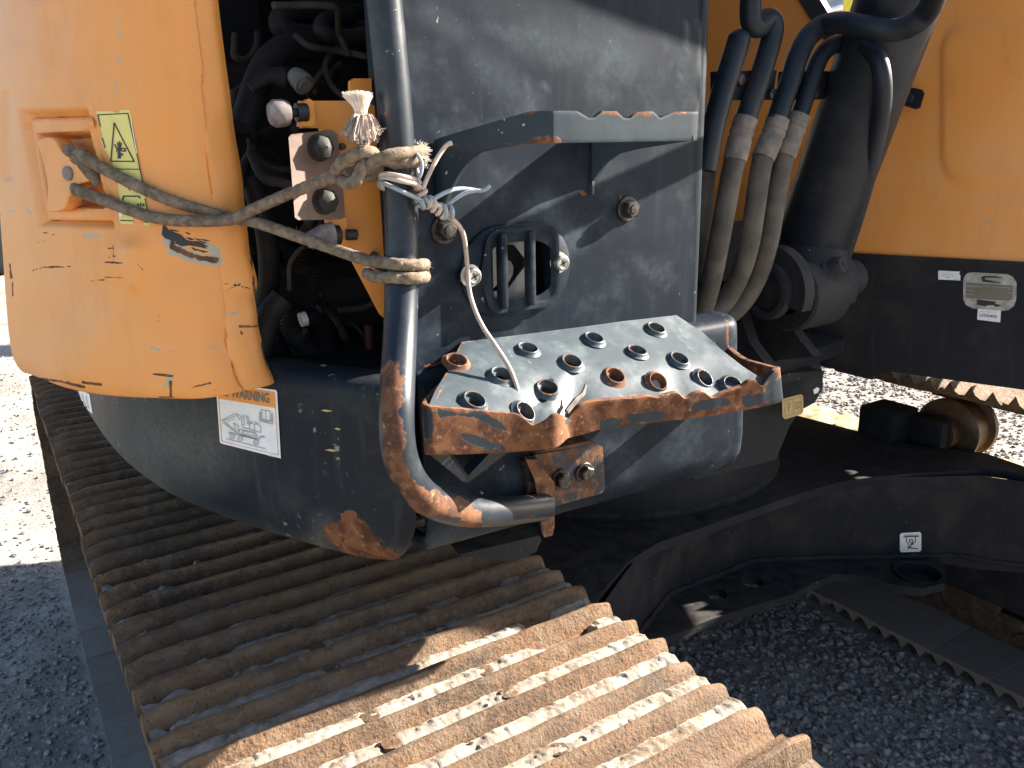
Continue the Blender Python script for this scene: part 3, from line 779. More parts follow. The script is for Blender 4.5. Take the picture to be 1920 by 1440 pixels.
# broken lamp behind the guard
mb = MB(); mb.box((opL-.007, YP+.045, opB-.007), (opR+.007, YP+.05, opT+.007), 0)
for a, b in (((opL-.0075, YP+.002, opB-.0075), (opL-.006, YP+.05, opT+.0075)), ((opR+.006, YP+.002, opB-.0075), (opR+.0075, YP+.05, opT+.0075)), ((opL-.0075, YP+.002, opB-.0075), (opR+.0075, YP+.05, opB-.006)), ((opL-.0075, YP+.002, opT+.006), (opR+.0075, YP+.05, opT+.0075))):
    mb.box(a, b, 0)
mb.ob('lamp_housing', 'black', LG)
yl = YP+.009
def lp(L): return [(ony(a, b, yl).x, ony(a, b, yl).z) for a, b in L]
outl = lp([(914, 440), (992, 440), (992, 468), (1003, 478), (1003, 575), (912, 575)])
crack = lp([(930, 470), (945, 463), (953, 458), (965, 460), (985, 485), (985, 500), (975, 512), (968, 522), (962, 530), (955, 540), (940, 546), (920, 546), (930, 536), (945, 532), (955, 528), (962, 515), (963, 500), (958, 490), (945, 484), (930, 480)])
V, F = plate(outl, [crack], lambda x, z: (x, yl+.35*(x-opL)**2, z), (0, .0025, 0), .006)
mb = MB(); mb.add(V, F); mb.ob('broken_lens', 'lens', LG)
# panel bolts
for (bx, by) in ((1183, 392), (838, 432)):
    c = ony(bx, by, YP-.008); mb = MB(); mb.hexbolt((c.x, YP-.0005, c.z), (0, -1, 0), .0105, .013, .0148, .003, rot=.5)
    mb.lathe((c.x, YP-.0125, c.z), (0, -1, 0), [(.0, 0), (.0058, 0), (.0055, .003), (0, .0035)], 14)
    mb.ob('hex_bolt', 'iron', PAN)

# ---- handrail
HR = [(708, -170, .722), (715, -60, .722), (720, 0, .722), (735, 150, .720), (747, 300, .718), (753, 420, .714), (753, 520, .706), (751, 610, .690), (747, 690, .668), (744, 760, .648), (745, 820, .640), (754, 868, .640), (775, 910, .645), (808, 940, .655), (850, 955, .668), (900, 960, .685), (960, 957, .705), (1020, 950, .722)]
hp = pathpix(HR, 10); V, F = tube_geo(hp, .0158, 28)
px = proj(np.array([v[:] for v in V]))
rust = np.clip(1.0-seg_dist(px, [(735, 700), (735, 780), (735, 850), (765, 910), (800, 940), (850, 955), (890, 970)])/44, 0, 1)*.95
rust *= np.where(px[:, 0] > 905, .1, 1)
rust = np.clip(rust*1.2-.10+np.array([fbm(v, 30)*.55+fbm(v, 9, (4, 2, 1))*.35 for v in V])*(rust > .02), 0, .85)
rust = np.maximum(rust, np.clip(.75-seg_dist(px, [(722, 205), (723, 220)])/11, 0, .7))
rust = np.maximum(rust, np.clip(.7-seg_dist(px, [(728, 560), (730, 590)])/10, 0, .6))
rust = np.maximum(rust, np.clip(.62-seg_dist(px, [(725, 650), (728, 690)])/12, 0, .6))
rust = np.maximum(rust, np.clip(.62-seg_dist(px, [(985, 975), (1015, 960)])/12, 0, .6))
rust = np.maximum(rust, np.clip(.62-seg_dist(px, [(729, 395), (733, 402)])/7, 0, .6))
HRO = mob('handrail', V, F, 'tube', EX, attrs=dict(rust=rust), angle=60)
tubec = hp

# lower mounting bracket of the handrail
YB = .742
def by(L, y): return [ony(a, b, y) for a, b in L]
mb = MB(); mb.prism(by([(985, 868), (1005, 852), (1120, 833), (1130, 838), (1135, 915), (1128, 925), (1010, 958), (992, 940)], YB-.010), (0, .009, 0))
BK = mb.ob('rail_bracket', 'tube', HRO)
mb = MB(); P = by([(985, 862), (1008, 862), (1022, 885), (1040, 905), (1040, 985), (1036, 1004), (1020, 1008), (1012, 960), (1003, 900)], .722)
mb.prism(P, (.004, .010, 0)); mb.prism(by([(1000, 850), (1120, 833), (1105, 826), (1035, 842)], .70), (0, .035, .004))
o = mb.ob('bracket_lug', 'tube', BK)
for me in (BK.data, o.data):
    co = np.array([v.co[:] for v in me.vertices]); at = me.attributes.new('rust', 'FLOAT', 'POINT'); at.data.foreach_set('value', np.full(len(co), .68 if me is o.data else .50, np.float32))
for (bx, by_) in ((1055, 901), (1100, 888)):
    c = ony(bx, by_, YB-.016); mb = MB(); mb.hexbolt((c.x, YB-.0105, c.z), (0, -1, 0), .0095, .011, .0125, .0025, rot=.9)
    mb.ob('hex_bolt', 'iron', BK)

# ---- upper step: bent flat-bar rim with notched top on two plates
YL = .655; YS = YP-.001
c0 = ony(1032, 240, YL); c1 = ony(1304, 235, YL); zt_ = ony(1170, 222, YL).z; zb_ = ony(1170, 266, YL).z
kA = ony(818, 275, YS).x; kB = .600
def band(name, pts_top, pts_bot, th, parent, mat='step', att=None):
    """a strip between two lines of points, with thickness vectors"""
    n = len(pts_top); V = []
    for a, b in zip(pts_top, pts_bot):
        for k in range(9): V.append(Vector(a).lerp(Vector(b), k/8))
    F = [(i*9+k, (i+1)*9+k, (i+1)*9+k+1, i*9+k+1) for i in range(n-1) for k in range(8)]
    o = mob(name, V, F, mat, parent, attrs=att(V) if att else None, angle=50)
    s_ = o.modifiers.new('t', 'SOLIDIFY'); s_.thickness = th; s_.offset = 0
    b_ = o.modifiers.new('b', 'BEVEL'); b_.width = th*.22; b_.segments = 2; b_.limit_method = 'ANGLE'
    return o
pl_plan = [(kA, YS), (kA+.006, YS-.02), (c0.x-.016, YL+.016), (c0.x-.008, YL+.005), (c0.x, YL+.0008), (c0.x+.012, YL), (c1.x-.10, YL), (c1.x, YL)]
pl_plan = [tuple(p) for p in smooth(pl_plan, 10)]
teeth = [(1045, 1088), (1118, 1160), (1190, 1226), (1250, 1310)]
tp = []; bt = []
for (x, y) in pl_plan:
    u = proj((x, y, zt_))[0]; h = 0.0
    if y > YL+.002: h = .0065
    for a, b in teeth: h = max(h, .0065*float(sstep(a-7, a+4, u)*sstep(b+7, b-4, u)))
    if u < 1060: h = .0065
    low = zb_
    if y > YL+.02: q = (y-YL-.02)/(YS-YL-.02); low = zb_-.008*q-.070*max(0, (q-.40)/.60)**1.7
    qa = max(0, (y-YL-.012)/(YS-YL-.012)); ztop = zt_+h+(zpa-zt_-.0065)*qa
    tp.append((x, y, ztop)); bt.append((x, y, low-.006*qa))
def att(V):
    q = proj(np.array([v[:] for v in V])); z = np.array([v[2] for v in V])
    r = np.clip((z-zt_+.006)/.012, 0, 1)*.52
    r = np.maximum(r, np.clip(.95-seg_dist(q, [(1010, 262), (1040, 265)])/20, 0, .8))
    r = np.maximum(r, np.clip(.62-seg_dist(q, [(1297, 215), (1302, 260)])/10, 0, .6))
    r = np.maximum(r, np.clip(.6-np.abs(z-zb_)/.006, 0, .55)*(q[:, 0] < 1060))
    return dict(rust=r, dust=np.clip(1-seg_dist(q, [(1100, 240), (1280, 235)])/40, 0, 1)*.12)
US = band('upper_step', tp, bt, .006, EX, 'step2', att)
# right-hand plate: from the rim's end back to the panel, tapering down into a leg
PA = Vector((c1.x-.002, YL+.003, 0)); PB = Vector((kB, YS, 0)); nn = (PB-PA).cross(Vector((0, 0, 1))).normalized()
low = [onp(a, b, PA, nn) for a, b in ((1305, 262), (1250, 271), (1200, 279), (1163, 288), (1140, 305), (1122, 330), (1108, 350), (1097, 364))]
poly = [Vector((PA.x, PA.y, zt_+.004))]+low+[Vector((PB.x, PB.y, low[-1].z)), Vector((PB.x, PB.y, zt_+.004))]
mb = MB(); mb.prism(poly, nn*-.006); mb.ob('step_leg', 'step2', US)

# ---- lower step: crushed tread plate with raised holes
BL, BR = ony(866, 641, YP), ony(1268, 590, YP)
FL, FR = ony(800, 766, .655), ony(1440, 722, .634)
CQ = [(800, 764, .655), (870, 770, .650), (920, 775, .647), (965, 779, .645), (985, 790, .642), (1002, 798, .640), (1022, 793, .636), (1040, 783, .640), (1062, 786, .652), (1085, 764, .655), (1110, 755, .654), (1165, 749, .651), (1212, 745, .648), (1250, 742, .645), (1284, 748, .643), (1316, 737, .641), (1352, 739, .640), (1390, 726, .637), (1440, 714, .634)]
CUV = np.array([[(q_[0]-800)/640]+list(ony(*q_)) for q_ in CQ])
def tread(u, v):
    """lower step tread: straight back edge on the panel, front edge crumpled along the rim"""
    bk = BL.lerp(BR, u); ln = FL.lerp(FR, u); uc = min(max(u, 0), 1)
    cv = Vector([float(np.interp(uc, CUV[:, 0], CUV[:, k])) for k in (1, 2, 3)])
    if u < 0: cv = cv+(FR-FL)*u
    if u > 1: cv = cv+(FR-FL)*(u-1)
    p = bk.lerp(ln, v)+(cv-ln)*float(sstep(.50, 1.0, v)); p.z -= .0025*v
    p.z += fbm((u*3, v*3, 0), 1.6)*.003
    return p
tv, tf = grid(80, 40, tread); TRS = Surf(tv, tf)
def tuv(x, y):
    """tread coordinates of a pixel"""
    u, v = .5, .5
    for _ in range(30):
        q = proj(tread(u, v)[:]); du = proj(tread(u+.01, v)[:])-q; dv = proj(tread(u, v+.01)[:])-q
        s_ = np.linalg.solve(np.array([du, dv]).T*100, np.array([x, y])-q); u += s_[0]; v += s_[1]
        u = min(max(u, -.1), 1.1); v = min(max(v, -.1), 1.1)
    return u, v
HOL = [(253, 313), (477, 383), (340, 510), (590, 565), (610, 252), (828, 317), (707, 448), (940, 200), (1155, 263), (1042, 387), (1255, 413), (1250, 150), (1365, 302), (1488, 398), (1630, 428)]
HOL = [(760+a/2.667, 560+b/2.667) for a, b in HOL]
LU = (BR-BL).length; LV = .11; hs = []
for (a, b) in HOL:
    u, v = tuv(a, b+3); hs.append((u, v))
outl = [(0, 0), (.25, 0), (.5, 0), (.75, 0), (1, 0), (1.02, .25), (1.0, .5), (.995, .75), (1.0, 1.0)]+[(k/40, 1.0) for k in range(39, -1, -1)]+[(-.004, .75), (.0, .5), (.012, .3), (.0, .2)]
RU = .0098
def tw(x, y): return tread(x/LU, y/LV)
holes = []
for (u, v) in hs:
    wid = ((BL.lerp(FL, v))-(BR.lerp(FR, v))).length
    ru = RU*LU/wid
    if 0 < v < .93: holes.append([(u*LU+ru*cos(t), v*LV+RU*.95*sin(t)) for t in np.linspace(0, 2*pi, 20, endpoint=False)])
V, F = plate([(a*LU, b*LV) for a, b in outl], holes, tw, (0, 0, -.005), .010)
px = proj(np.array([v[:] for v in V]))
rust = np.clip(.75-seg_dist(px, [(866, 641), (850, 665), (835, 700), (820, 750)])/17, 0, .75)
for (a, b) in (HOL[9], HOL[10]): rust = np.maximum(rust, np.clip(.95-np.hypot(px[:, 0]-a, px[:, 1]-b)/34, 0, .75))
for (a, b) in (HOL[0], HOL[5], HOL[8], HOL[12]): rust = np.maximum(rust, np.clip(.75-np.hypot(px[:, 0]-a, px[:, 1]-b-4)/28, 0, .6))
rust = np.maximum(rust, np.clip(.62-seg_dist(px, [(1060, 770), (1150, 752), (1250, 735), (1330, 728)])/14, 0, .6))
rust = np.maximum(rust, np.clip(.5-seg_dist(px, [(866, 640), (1265, 590)])/4, 0, .5))
LS = mob('lower_step', V, F, 'step', EX, attrs=dict(rust=rust, dust=np.full(len(V), .12)), angle=40)
for q, (u, v) in enumerate(hs):
    if not (0 < v < .97): continue
    c = tread(u, v); n_ = (tread(u+.01, v)-c).cross(tread(u, v+.01)-c).normalized()
    if n_.z < 0: n_ = -n_
    if q in (10, 13, 14): n_ = (n_+Vector((.0, -.35, 0))).normalized()
    mb = MB(); mb.lathe(c, n_, [(.0155, .0003), (.0134, .0014), (.0120, .0034), (.0113, .0047), (.0103, .0047), (.0097, .0036), (.0096, -.006)], 26)
    cl = mb.ob('raised_hole', 'step', LS, angle=70)
    n0 = len(cl.data.vertices); at = cl.data.attributes.new('rust', 'FLOAT', 'POINT'); base = .56 if q in (0, 9, 10) else .28
    hh = np.array([(v_.co-c).dot(n_) for v_ in cl.data.vertices])
    at.data.foreach_set('value', (base+.22*(hh > .0042)).astype(np.float32))
# crumpled front rim
ST = [  # top px, bottom px, depth
    (797, 757, 801, 850, .653), (806, 760, 806, 851, .650), (830, 763, 830, 851, .649), (870, 766, 868, 850, .647), (920, 771, 915, 848, .644), (965, 775, 955, 846, .641), (982, 784, 980, 844, .639), (996, 795, 995, 843, .637), (1008, 794, 1010, 842, .634), (1022, 789, 1022, 841, .630), (1036, 778, 1032, 840, .627), (1048, 776, 1042, 836, .628),
    (1055, 784, 1052, 828, .636), (1052, 790, 1060, 822, .650), (1062, 782, 1072, 817, .654), (1085, 760, 1095, 811, .652), (1110, 751, 1120, 804, .651), (1140, 748, 1150, 799, .649), (1165, 746, 1175, 796, .648), (1190, 745, 1200, 793, .646), (1212, 741, 1220, 790, .645), (1232, 744, 1240, 788, .643), (1250, 738, 1258, 786, .642), (1268, 735, 1275, 785, .641), (1284, 746, 1290, 783, .640), (1300, 737, 1306, 781, .639), (1316, 733, 1320, 779, .638), (1334, 744, 1336, 777, .637), (1352, 736, 1352, 774, .636), (1372, 729, 1372, 771, .634), (1390, 722, 1390, 768, .632), (1404, 712, 1404, 765, .630), (1416, 712, 1416, 763, .629), (1426, 722, 1426, 761, .628), (1438, 706, 1438, 758, .627), (1450, 694, 1452, 755, .626), (1458, 690, 1464, 750, .628), (1455, 688, 1460, 746, .634)]
sm = smooth(ST, 4)
def satt(V):
    q = proj(np.array([v[:] for v in V])); r = np.full(len(q), .72)
    for a, b, w in (((830, 772), (900, 778), 9), ((905, 785), (940, 800), 8), ((870, 820), (930, 838), 9), ((890, 826), (905, 812), 6), ((1130, 795), (1150, 790), 9), ((1180, 782), (1240, 776), 8), ((1445, 715), (1460, 745), 22), ((802, 770), (803, 820), 7), ((1300, 760), (1360, 752), 9), ((1400, 750), (1440, 740), 12)):
        r = np.minimum(r, np.clip(seg_dist(q, [a, b])/w-.45, .30, .72))
    return dict(rust=r)
tpz = [ony(s[0], s[1], s[4]) for s in sm]; btz = [ony(s[2], s[3], s[4]+(.006 if s[0] > 1055 else .002)) for s in sm]
band('front_rim', tpz, btz, .0055, LS, 'step2', satt)
# side returns of the rim
rt = smooth([tuple(ony(1354, 612, .752)), tuple(ony(1361, 642, .746)), tuple(ony(1372, 655, .735)), tuple(ony(1394, 671, .705)), tuple(ony(1422, 680, .672)), tuple(ony(1456, 689, .634))], 7)
rb = [Vector((p[0], p[1], p[2]-.034)) for p in rt]
band('side_rim', rt, rb, .008, LS, 'step2', lambda V: dict(rust=np.full(len(V), .66)))
lt = [ony(797, 759, .653), ony(797, 757, .653)+Vector((.018, .03, -.004)), Vector((BL.x-.016, YP-.03, BL.z-.010)), Vector((BL.x-.012, YP-.002, BL.z-.008))]
lt = smooth([p[:] for p in lt], 6)
band('side_rim', lt, [Vector((p[0], p[1], p[2]-.045)) for p in lt], .005, LS, 'step2', lambda V: dict(rust=np.full(len(V), .6)))
# torn sliver at the dent and stiffeners under the tread
mb = MB(); mb.tube(smooth([ony(1062, 772, .648)[:], ony(1080, 750, .652)[:], ony(1093, 738, .655)[:], ony(1098, 722, .66)[:]], 5), [.003]*6+[.0025]*6+[.0018]*4, 6)
mb.ob('torn_sliver', 'sleeve', LS)
mb = MB()
mb.prism(by([(806, 853), (870, 905), (885, 905), (842, 850)], .665) if False else [ony(a, b, .672) for a, b in ((803, 850), (868, 903), (878, 902), (840, 850))], (.006, .008, 0))
mb.prism([ony(a, b, .70) for a, b in ((868, 903), (878, 905), (960, 842), (925, 842))], (.004, .02, 0))
mb.prism([ony(a, b, .725) for a, b in ((895, 846), (912, 846), (915, 880), (902, 884))], (.0, .01, 0))
mb.ob('stiffener', 'tube', LS)

# ---- side door, ajar
bz = 1.250
bc = smooth([(.012, 1.078), (.014, 1.066), (.045, .982), (.088, .912), (.145, .858), (.188, .843), (.222, .846), (.2335, .854)], 8)
tc = smooth([(.060, 1.082), (.064, 1.070), (.085, .985), (.115, .925), (.155, .880), (.190, .862), (.218, .860), (.2290, .866)], 8)
ZT = 1.86
def resamp(P, n):
    P = np.array(P); d = np.concatenate([[0], np.cumsum(np.linalg.norm(np.diff(P, axis=0), axis=1))]); t = np.linspace(0, d[-1], n)
    return np.stack([np.interp(t, d, P[:, k]) for k in range(2)], 1)
NU, NV = 270, 420; bcr, tcr = resamp(bc, NU), resamp(tc, NU)
def door_base(i, v):
    b, t = bcr[i], tcr[i]; z = bz+(ZT-bz)*v; k = (z-bz)/(1.70-bz); q = b*(1-k)+t*k
    return np.array([q[0], q[1], z])
D = np.array([[door_base(i, j/(NV-1)) for i in range(NU)] for j in range(NV)])
# bottom edge sags and is bent in
for j in range(NV):
    for i in range(NU):
        p = D[j, i]; e = (p[2]-bz)
        D[j, i, 0] += .010*math.exp(-e/.012)
px = proj(D.reshape(-1, 3)).reshape(NV, NU, 2)
q = px.reshape(-1, 2)
tu = np.gradient(D, axis=1); tv_ = np.gradient(D, axis=0); nr = np.cross(tu, tv_); nr /= np.linalg.norm(nr, axis=2)[..., None]
nr = np.where((nr[..., 0] > 0)[..., None], -nr, nr)
sd = poly_sd(q, [(35, 201), (170, 198), (224, 432), (76, 428)])
dep = -.0095*sstep(0, 19, sd)
sd3 = poly_sd(q, [(50, 221), (175, 218), (217, 416), (84, 414)])      # raised inner frame
dep += .004*sstep(0, 5, sd3)
sd2 = poly_sd(q, [(60, 246), (166, 243), (203, 394), (86, 396)])      # pocket
dep -= .022*sstep(0, 9, sd2)
for (a, b, w, h) in (((100, 40), (105, 100), 24, -.0018), ((40, 100), (60, 190), 26, .0018), ((255, 470), (265, 525), 22, .006), ((300, 300), (420, 325), 60, -.003), ((330, 560), (400, 700), 60, .006), ((430, 640), (470, 690), 40, -.005), ((150, 560), (80, 680), 60, -.003), ((120, 540), (300, 460), 40, .003), ((15, 180), (20, 330), 10, -.003), ((80, 20), (92, 150), 20, .0018)):
    dep += h*np.exp(-(seg_dist(q, [a, b])/w)**2)
lowf = np.array([fbm(p, 4.0) for p in D.reshape(-1, 3)])
dep += lowf*.0045
D2 = D+nr*dep.reshape(NV, NU)[..., None]
# ragged, kinked free edge at the right
for j in range(NV):
    yq = px[j, -1, 1]
    off = 4*math.sin(yq/37)+3*math.sin(yq/11) if yq > 440 else 0
    kin = 16*math.exp(-((yq-530)/22)**2)-14*math.exp(-((yq-560)/18)**2)
    for i in range(NU-25, NU):
        w = (i-(NU-26))/25
        D2[j, i] += np.array([CR.x, CR.y, CR.z])*((off*.35+kin*.3)*w/1553*.9)+np.array([.8, -.0, 0])*0
V = D2.reshape(-1, 3); F = [(j*NU+i, j*NU+i+1, (j+1)*NU+i+1, (j+1)*NU+i) for j in range(NV-1) for i in range(NU-1)]
q = proj(V); rust = np.zeros(len(V)); prim = np.zeros(len(V)); dust = np.zeros(len(V))
def R(pts, w, s=1.0):
    global rust, prim; d_ = seg_dist(q, pts); rust = np.maximum(rust, np.clip(1.05-d_/w, 0, 1)*s*.82); prim = np.maximum(prim, np.clip(.95-d_/(w*1.6), 0, 1)*.55*(w > 2.4))
def PRM(pts, w, s=1.0): global prim; prim = np.maximum(prim, np.clip(1.15-seg_dist(q, pts)/w, 0, 1)*s)
PRM([(318, 452), (345, 475), (375, 485), (405, 487)], 17); PRM([(320, 445), (325, 470)], 14); PRM([(385, 460), (405, 470)], 12)
R([(325, 462), (350, 475), (380, 484), (404, 487)], 15)
for pts, w in (([(65, 507), (85, 501), (135, 500)], 3.2), ([(200, 492), (232, 493)], 4), ([(207, 482), (220, 480)], 2.5), ([(205, 466), (220, 465)], 2), ([(200, 519), (236, 521)], 2.6), ([(175, 526), (198, 524)], 3), ([(200, 528), (238, 530)], 2), ([(420, 503), (455, 499)], 2.2), ([(415, 532), (435, 532), (465, 540)], 2.2), ([(420, 546), (450, 531)], 2.2), ([(448, 612), (478, 612)], 6), ([(450, 622), (452, 626)], 4),
               ([(158, 715), (170, 717), (192, 719)], 4.5), ([(290, 700), (325, 704)], 4), ([(322, 715), (322, 740)], 6), ([(360, 725), (395, 717)], 4), ([(385, 733), (405, 730)], 3), ([(28, 692), (60, 706), (110, 712), (160, 724)], 6), ([(300, 742), (350, 742)], 3), ([(300, 590), (299, 603)], 1.6), ([(22, 495), (25, 520)], 5), ([(27, 530), (28, 555)], 3), ([(72, 455), (90, 452)], 1.8), ([(260, 495), (270, 508)], 2.5), ([(215, 460), (216, 494)], 1.6), ([(430, 672), (433, 690)], 2), ([(72, 433), (105, 440)], 1.8)): R(pts, w)
edge = [(px[j, -1, 0], px[j, -1, 1]) for j in range(0, NV, 6)]
edge = [e for e in edge if e[1] > 470]
if len(edge) > 1: R(edge, 6.5, .75)
for pts, w in (([(160, 443), (195, 441)], 4), ([(165, 440), (185, 437)], 3), ([(310, 722), (325, 705)], 5), ([(285, 650), (300, 655)], 4), ([(320, 657), (335, 660)], 3.5), ([(390, 653), (400, 650)], 3), ([(425, 590), (445, 585)], 4), ([(20, 395), (30, 395)], 3), ([(55, 392), (62, 400)], 4), ([(222, 38), (225, 75)], 2.5), ([(222, 105), (226, 118)], 3), ([(218, 150), (224, 190)], 3)): PRM(pts, w, .8)
dust = np.clip(1-seg_dist(q, [(20, 0), (60, 330)])/130, 0, 1)*.28+np.clip(1-seg_dist(q, [(150, 560), (60, 690)])/90, 0, 1)*.35
DOOR = mob('side_door', V, F, 'orange', EX, attrs=dict(rust=rust, primer=prim, dust=dust), angle=60)
s_ = DOOR.modifiers.new('t', 'SOLIDIFY'); s_.thickness = .004; s_.offset = -1 if False else 0
DOOR['label'] = 'dented orange side door with scratched paint and a rusty lower edge'
DS = Surf(V, F); DB = Surf(D.reshape(-1, 3), F)
# black overspray scrape above the primer patch
d = Decal(DS, .0022)
for k in range(26):
    x = 306+rng.uniform(0, 70); y = 424+rng.uniform(0, 30)+ (x-306)*.25; l = rng.uniform(8, 24); w = rng.uniform(1.0, 3.2)
    d.put([(x, y), (x+l*.4, y+1.5-w/2), (x+l, y+4), (x+l*.5, y+3+w)], [(0, 1, 2, 3)], 'd_black', 0)
d.poly([(308, 420), (318, 432), (340, 440), (352, 452), (372, 452), (390, 462), (378, 464), (355, 460), (340, 462), (330, 452), (312, 448), (305, 440)], 'd_black', 1)
d.ob('scraped_patch', DOOR)
# latch handle
def dk(L, off): return [DB.hit(20+a/5.143, 180+b/5.143, off) for a, b in L]
HP = [(300, 430), (360, 402), (440, 396), (485, 425), (520, 490), (550, 540), (640, 600), (700, 660), (750, 740), (800, 822), (740, 842), (690, 862), (640, 915), (600, 985), (592, 1050), (560, 1098), (500, 1112), (430, 1116), (402, 1090), (405, 1000), (412, 900), (400, 800), (380, 700), (345, 570)]
ft = dk(HP, .006); bk = dk(HP, -.012)
V = ft+bk; n_ = len(ft); tri = geometry.tessellate_polygon([[Vector((a, b, 0)) for a, b in HP]])
F = [tuple(t) for t in tri]+[tuple(i+n_ for i in reversed(t)) for t in tri]+[(i, (i+1) % n_, (i+1) % n_+n_, i+n_) for i in range(n_)]
mb = MB(); mb.add(V, F); HD = mb.ob('latch_handle', 'orange', DOOR)
b_ = HD.modifiers.new('b', 'BEVEL'); b_.width = .0018; b_.segments = 2; b_.limit_method = 'ANGLE'
c = DB.hit(20+600/5.143, 180+748/5.143, .006); na = (c-DB.hit(20+600/5.143, 180+748/5.143, 0)).normalized()
mb = MB(); mb.lathe(c, na, [(.0, .0015), (.0058, .0015), (.0068, .0006), (.0068, -.002)], 20); mb.box(c+Vector((-.0005, -.0005, -.0005)), c+Vector((.0005, .0005, .0005)))
mb.ob('lock_cylinder', 'grey_rubber', DOOR)
for (a, b) in ((180, 290), (770, 262), (345, 1115), (950, 1125)):
    c = DS.hit(20+a/5.143, 180+b/5.143, 0); c2 = DS.hit(20+a/5.143, 180+b/5.143, .01)
    mb = MB(); mb.lathe(c, c2-c, [(.0, .0022), (.0052, .0020), (.0062, .0008), (.0064, -.002)], 20); mb.ob('latch_rivet', 'orange', DOOR)
# yellow hand-crush sticker, torn
def c6(L): return [(20+a/5.143, 180+b/5.143) for a, b in L]
d = Decal(DS, .0024)
d.poly(c6([(842, 152), (950, 146), (965, 150), (1010, 148), (1030, 165), (1065, 165), (1068, 140), (1150, 132), (1168, 142), (1175, 170), (1215, 480), (1250, 700), (1300, 900), (1358, 1222), (1350, 1250), (1300, 1248), (1290, 1200), (1270, 1150), (1220, 1150), (1195, 1190), (1200, 1240), (1080, 1232), (1062, 1200), (1065, 1105), (1085, 1080), (1060, 950), (1050, 840), (1035, 720), (1000, 660), (960, 570), (915, 500), (895, 440), (905, 390), (885, 310), (870, 300)]), 'd_yellow', 0, 6)
for L, w in (([(862, 185), (1148, 170), (1228, 540), (1300, 880)], 2.0), ([(862, 185), (885, 300)], 2.0), ([(905, 410), (930, 500)], 2), ([(1045, 705), (1248, 708)], 1.7), ([(1018, 262), (985, 630), (1206, 632)], 2.4), ([(1018, 262), (1204, 628)], 2.4), ([(1100, 1000), (1108, 966), (1250, 968), (1262, 985)], 2.6), ([(1080, 1200), (1190, 1205)], 2), ([(1300, 1215), (1340, 1220)], 2), ([(1310, 990), (1332, 1095)], 1.6)):
    d.line(c6(L), w, 'd_black', 1)
d.poly(c6([(1050, 545), (1085, 548), (1115, 575), (1085, 572), (1080, 605), (1048, 605)]), 'd_black', 1)
for L in ([(1065, 560), (1050, 450)], [(1070, 540), (1068, 440)], [(1075, 520), (1085, 455)], [(1045, 520), (1025, 470)], [(1040, 540), (1060, 510)]): d.line(c6(L), 2.2, 'd_black', 1)
d.poly(c6([(1078, 500), (1130, 503), (1126, 540), (1078, 536)]), 'd_black', 1, holes=[c6([(1090, 512), (1112, 513), (1110, 528), (1090, 527)])])
for p in ((1245, 1048), (1296, 1050)): d.poly(c6([(p[0]-10, p[1]-13), (p[0]+10, p[1]-12), (p[0]+11, p[1]+13), (p[0]-9, p[1]+13)]), 'd_black', 1)
d.line(c6([(1270, 1030), (1272, 1068)]), 2, 'd_black', 1); d.line(c6([(1150, 880), (1163, 912), (1166, 880)]), 1.4, 'd_black', 1)
d.poly(c6([(1062, 1130), (1085, 1120), (1095, 1150), (1070, 1180)]), 'd_white', 1); d.line(c6([(1180, 250), (1240, 600)]), 1.4, 'd_white', 1)
o = d.ob('crush_warning_decal', DOOR); o['label'] = 'torn yellow hand-crush warning sticker beside the latch'

# ---- WARNING sticker on the side skirt
d = Decal(SKS, .0034)
def c5(a, b): return (380+a/8, 700+b/8)
TLc, TRc, BRc, BLc = c5(232, 120), c5(1150, 243), c5(1207, 1262), c5(295, 1035)
def qd(u, v):
    a, b, c_, e = [Vector(t) for t in (TLc, TRc, BRc, BLc)]; return tuple(a*(1-u)*(1-v)+b*u*(1-v)+c_*u*v+e*(1-u)*v)
def qp(L): return [qd(u, v) for u, v in L]
rc = [(1-.03+.03*sin(t), .03-.03*cos(t)) for t in np.linspace(0, pi/2, 4)]+[(1, 1)]+[(.04-.04*sin(t), 1-.03+.03*cos(t)) for t in np.linspace(0, pi/2, 4)]+[(0, .03), (.03, 0)]
d.poly(qp(rc), 'd_white', 0, 12)
d.poly(qp([(.035, .02), (.965, .035), (.965, .262), (.035, .262)]), 'd_orange', 1, 12)
d.line(qp([(.035, .26), (.04, .955), (.965, .955), (.962, .26)]), 1.0, 'd_orange', 1)
d.text('WARNING', [qd(.245, .055), qd(.875, .055), qd(.875, .205), qd(.245, .205)], 'd_brown', 2, .028)
d.poly(qp([(.10, .20), (.155, .06), (.21, .20)]), 'd_brown', 2)
def pk(L): return [c5(a, b) for a, b in L]
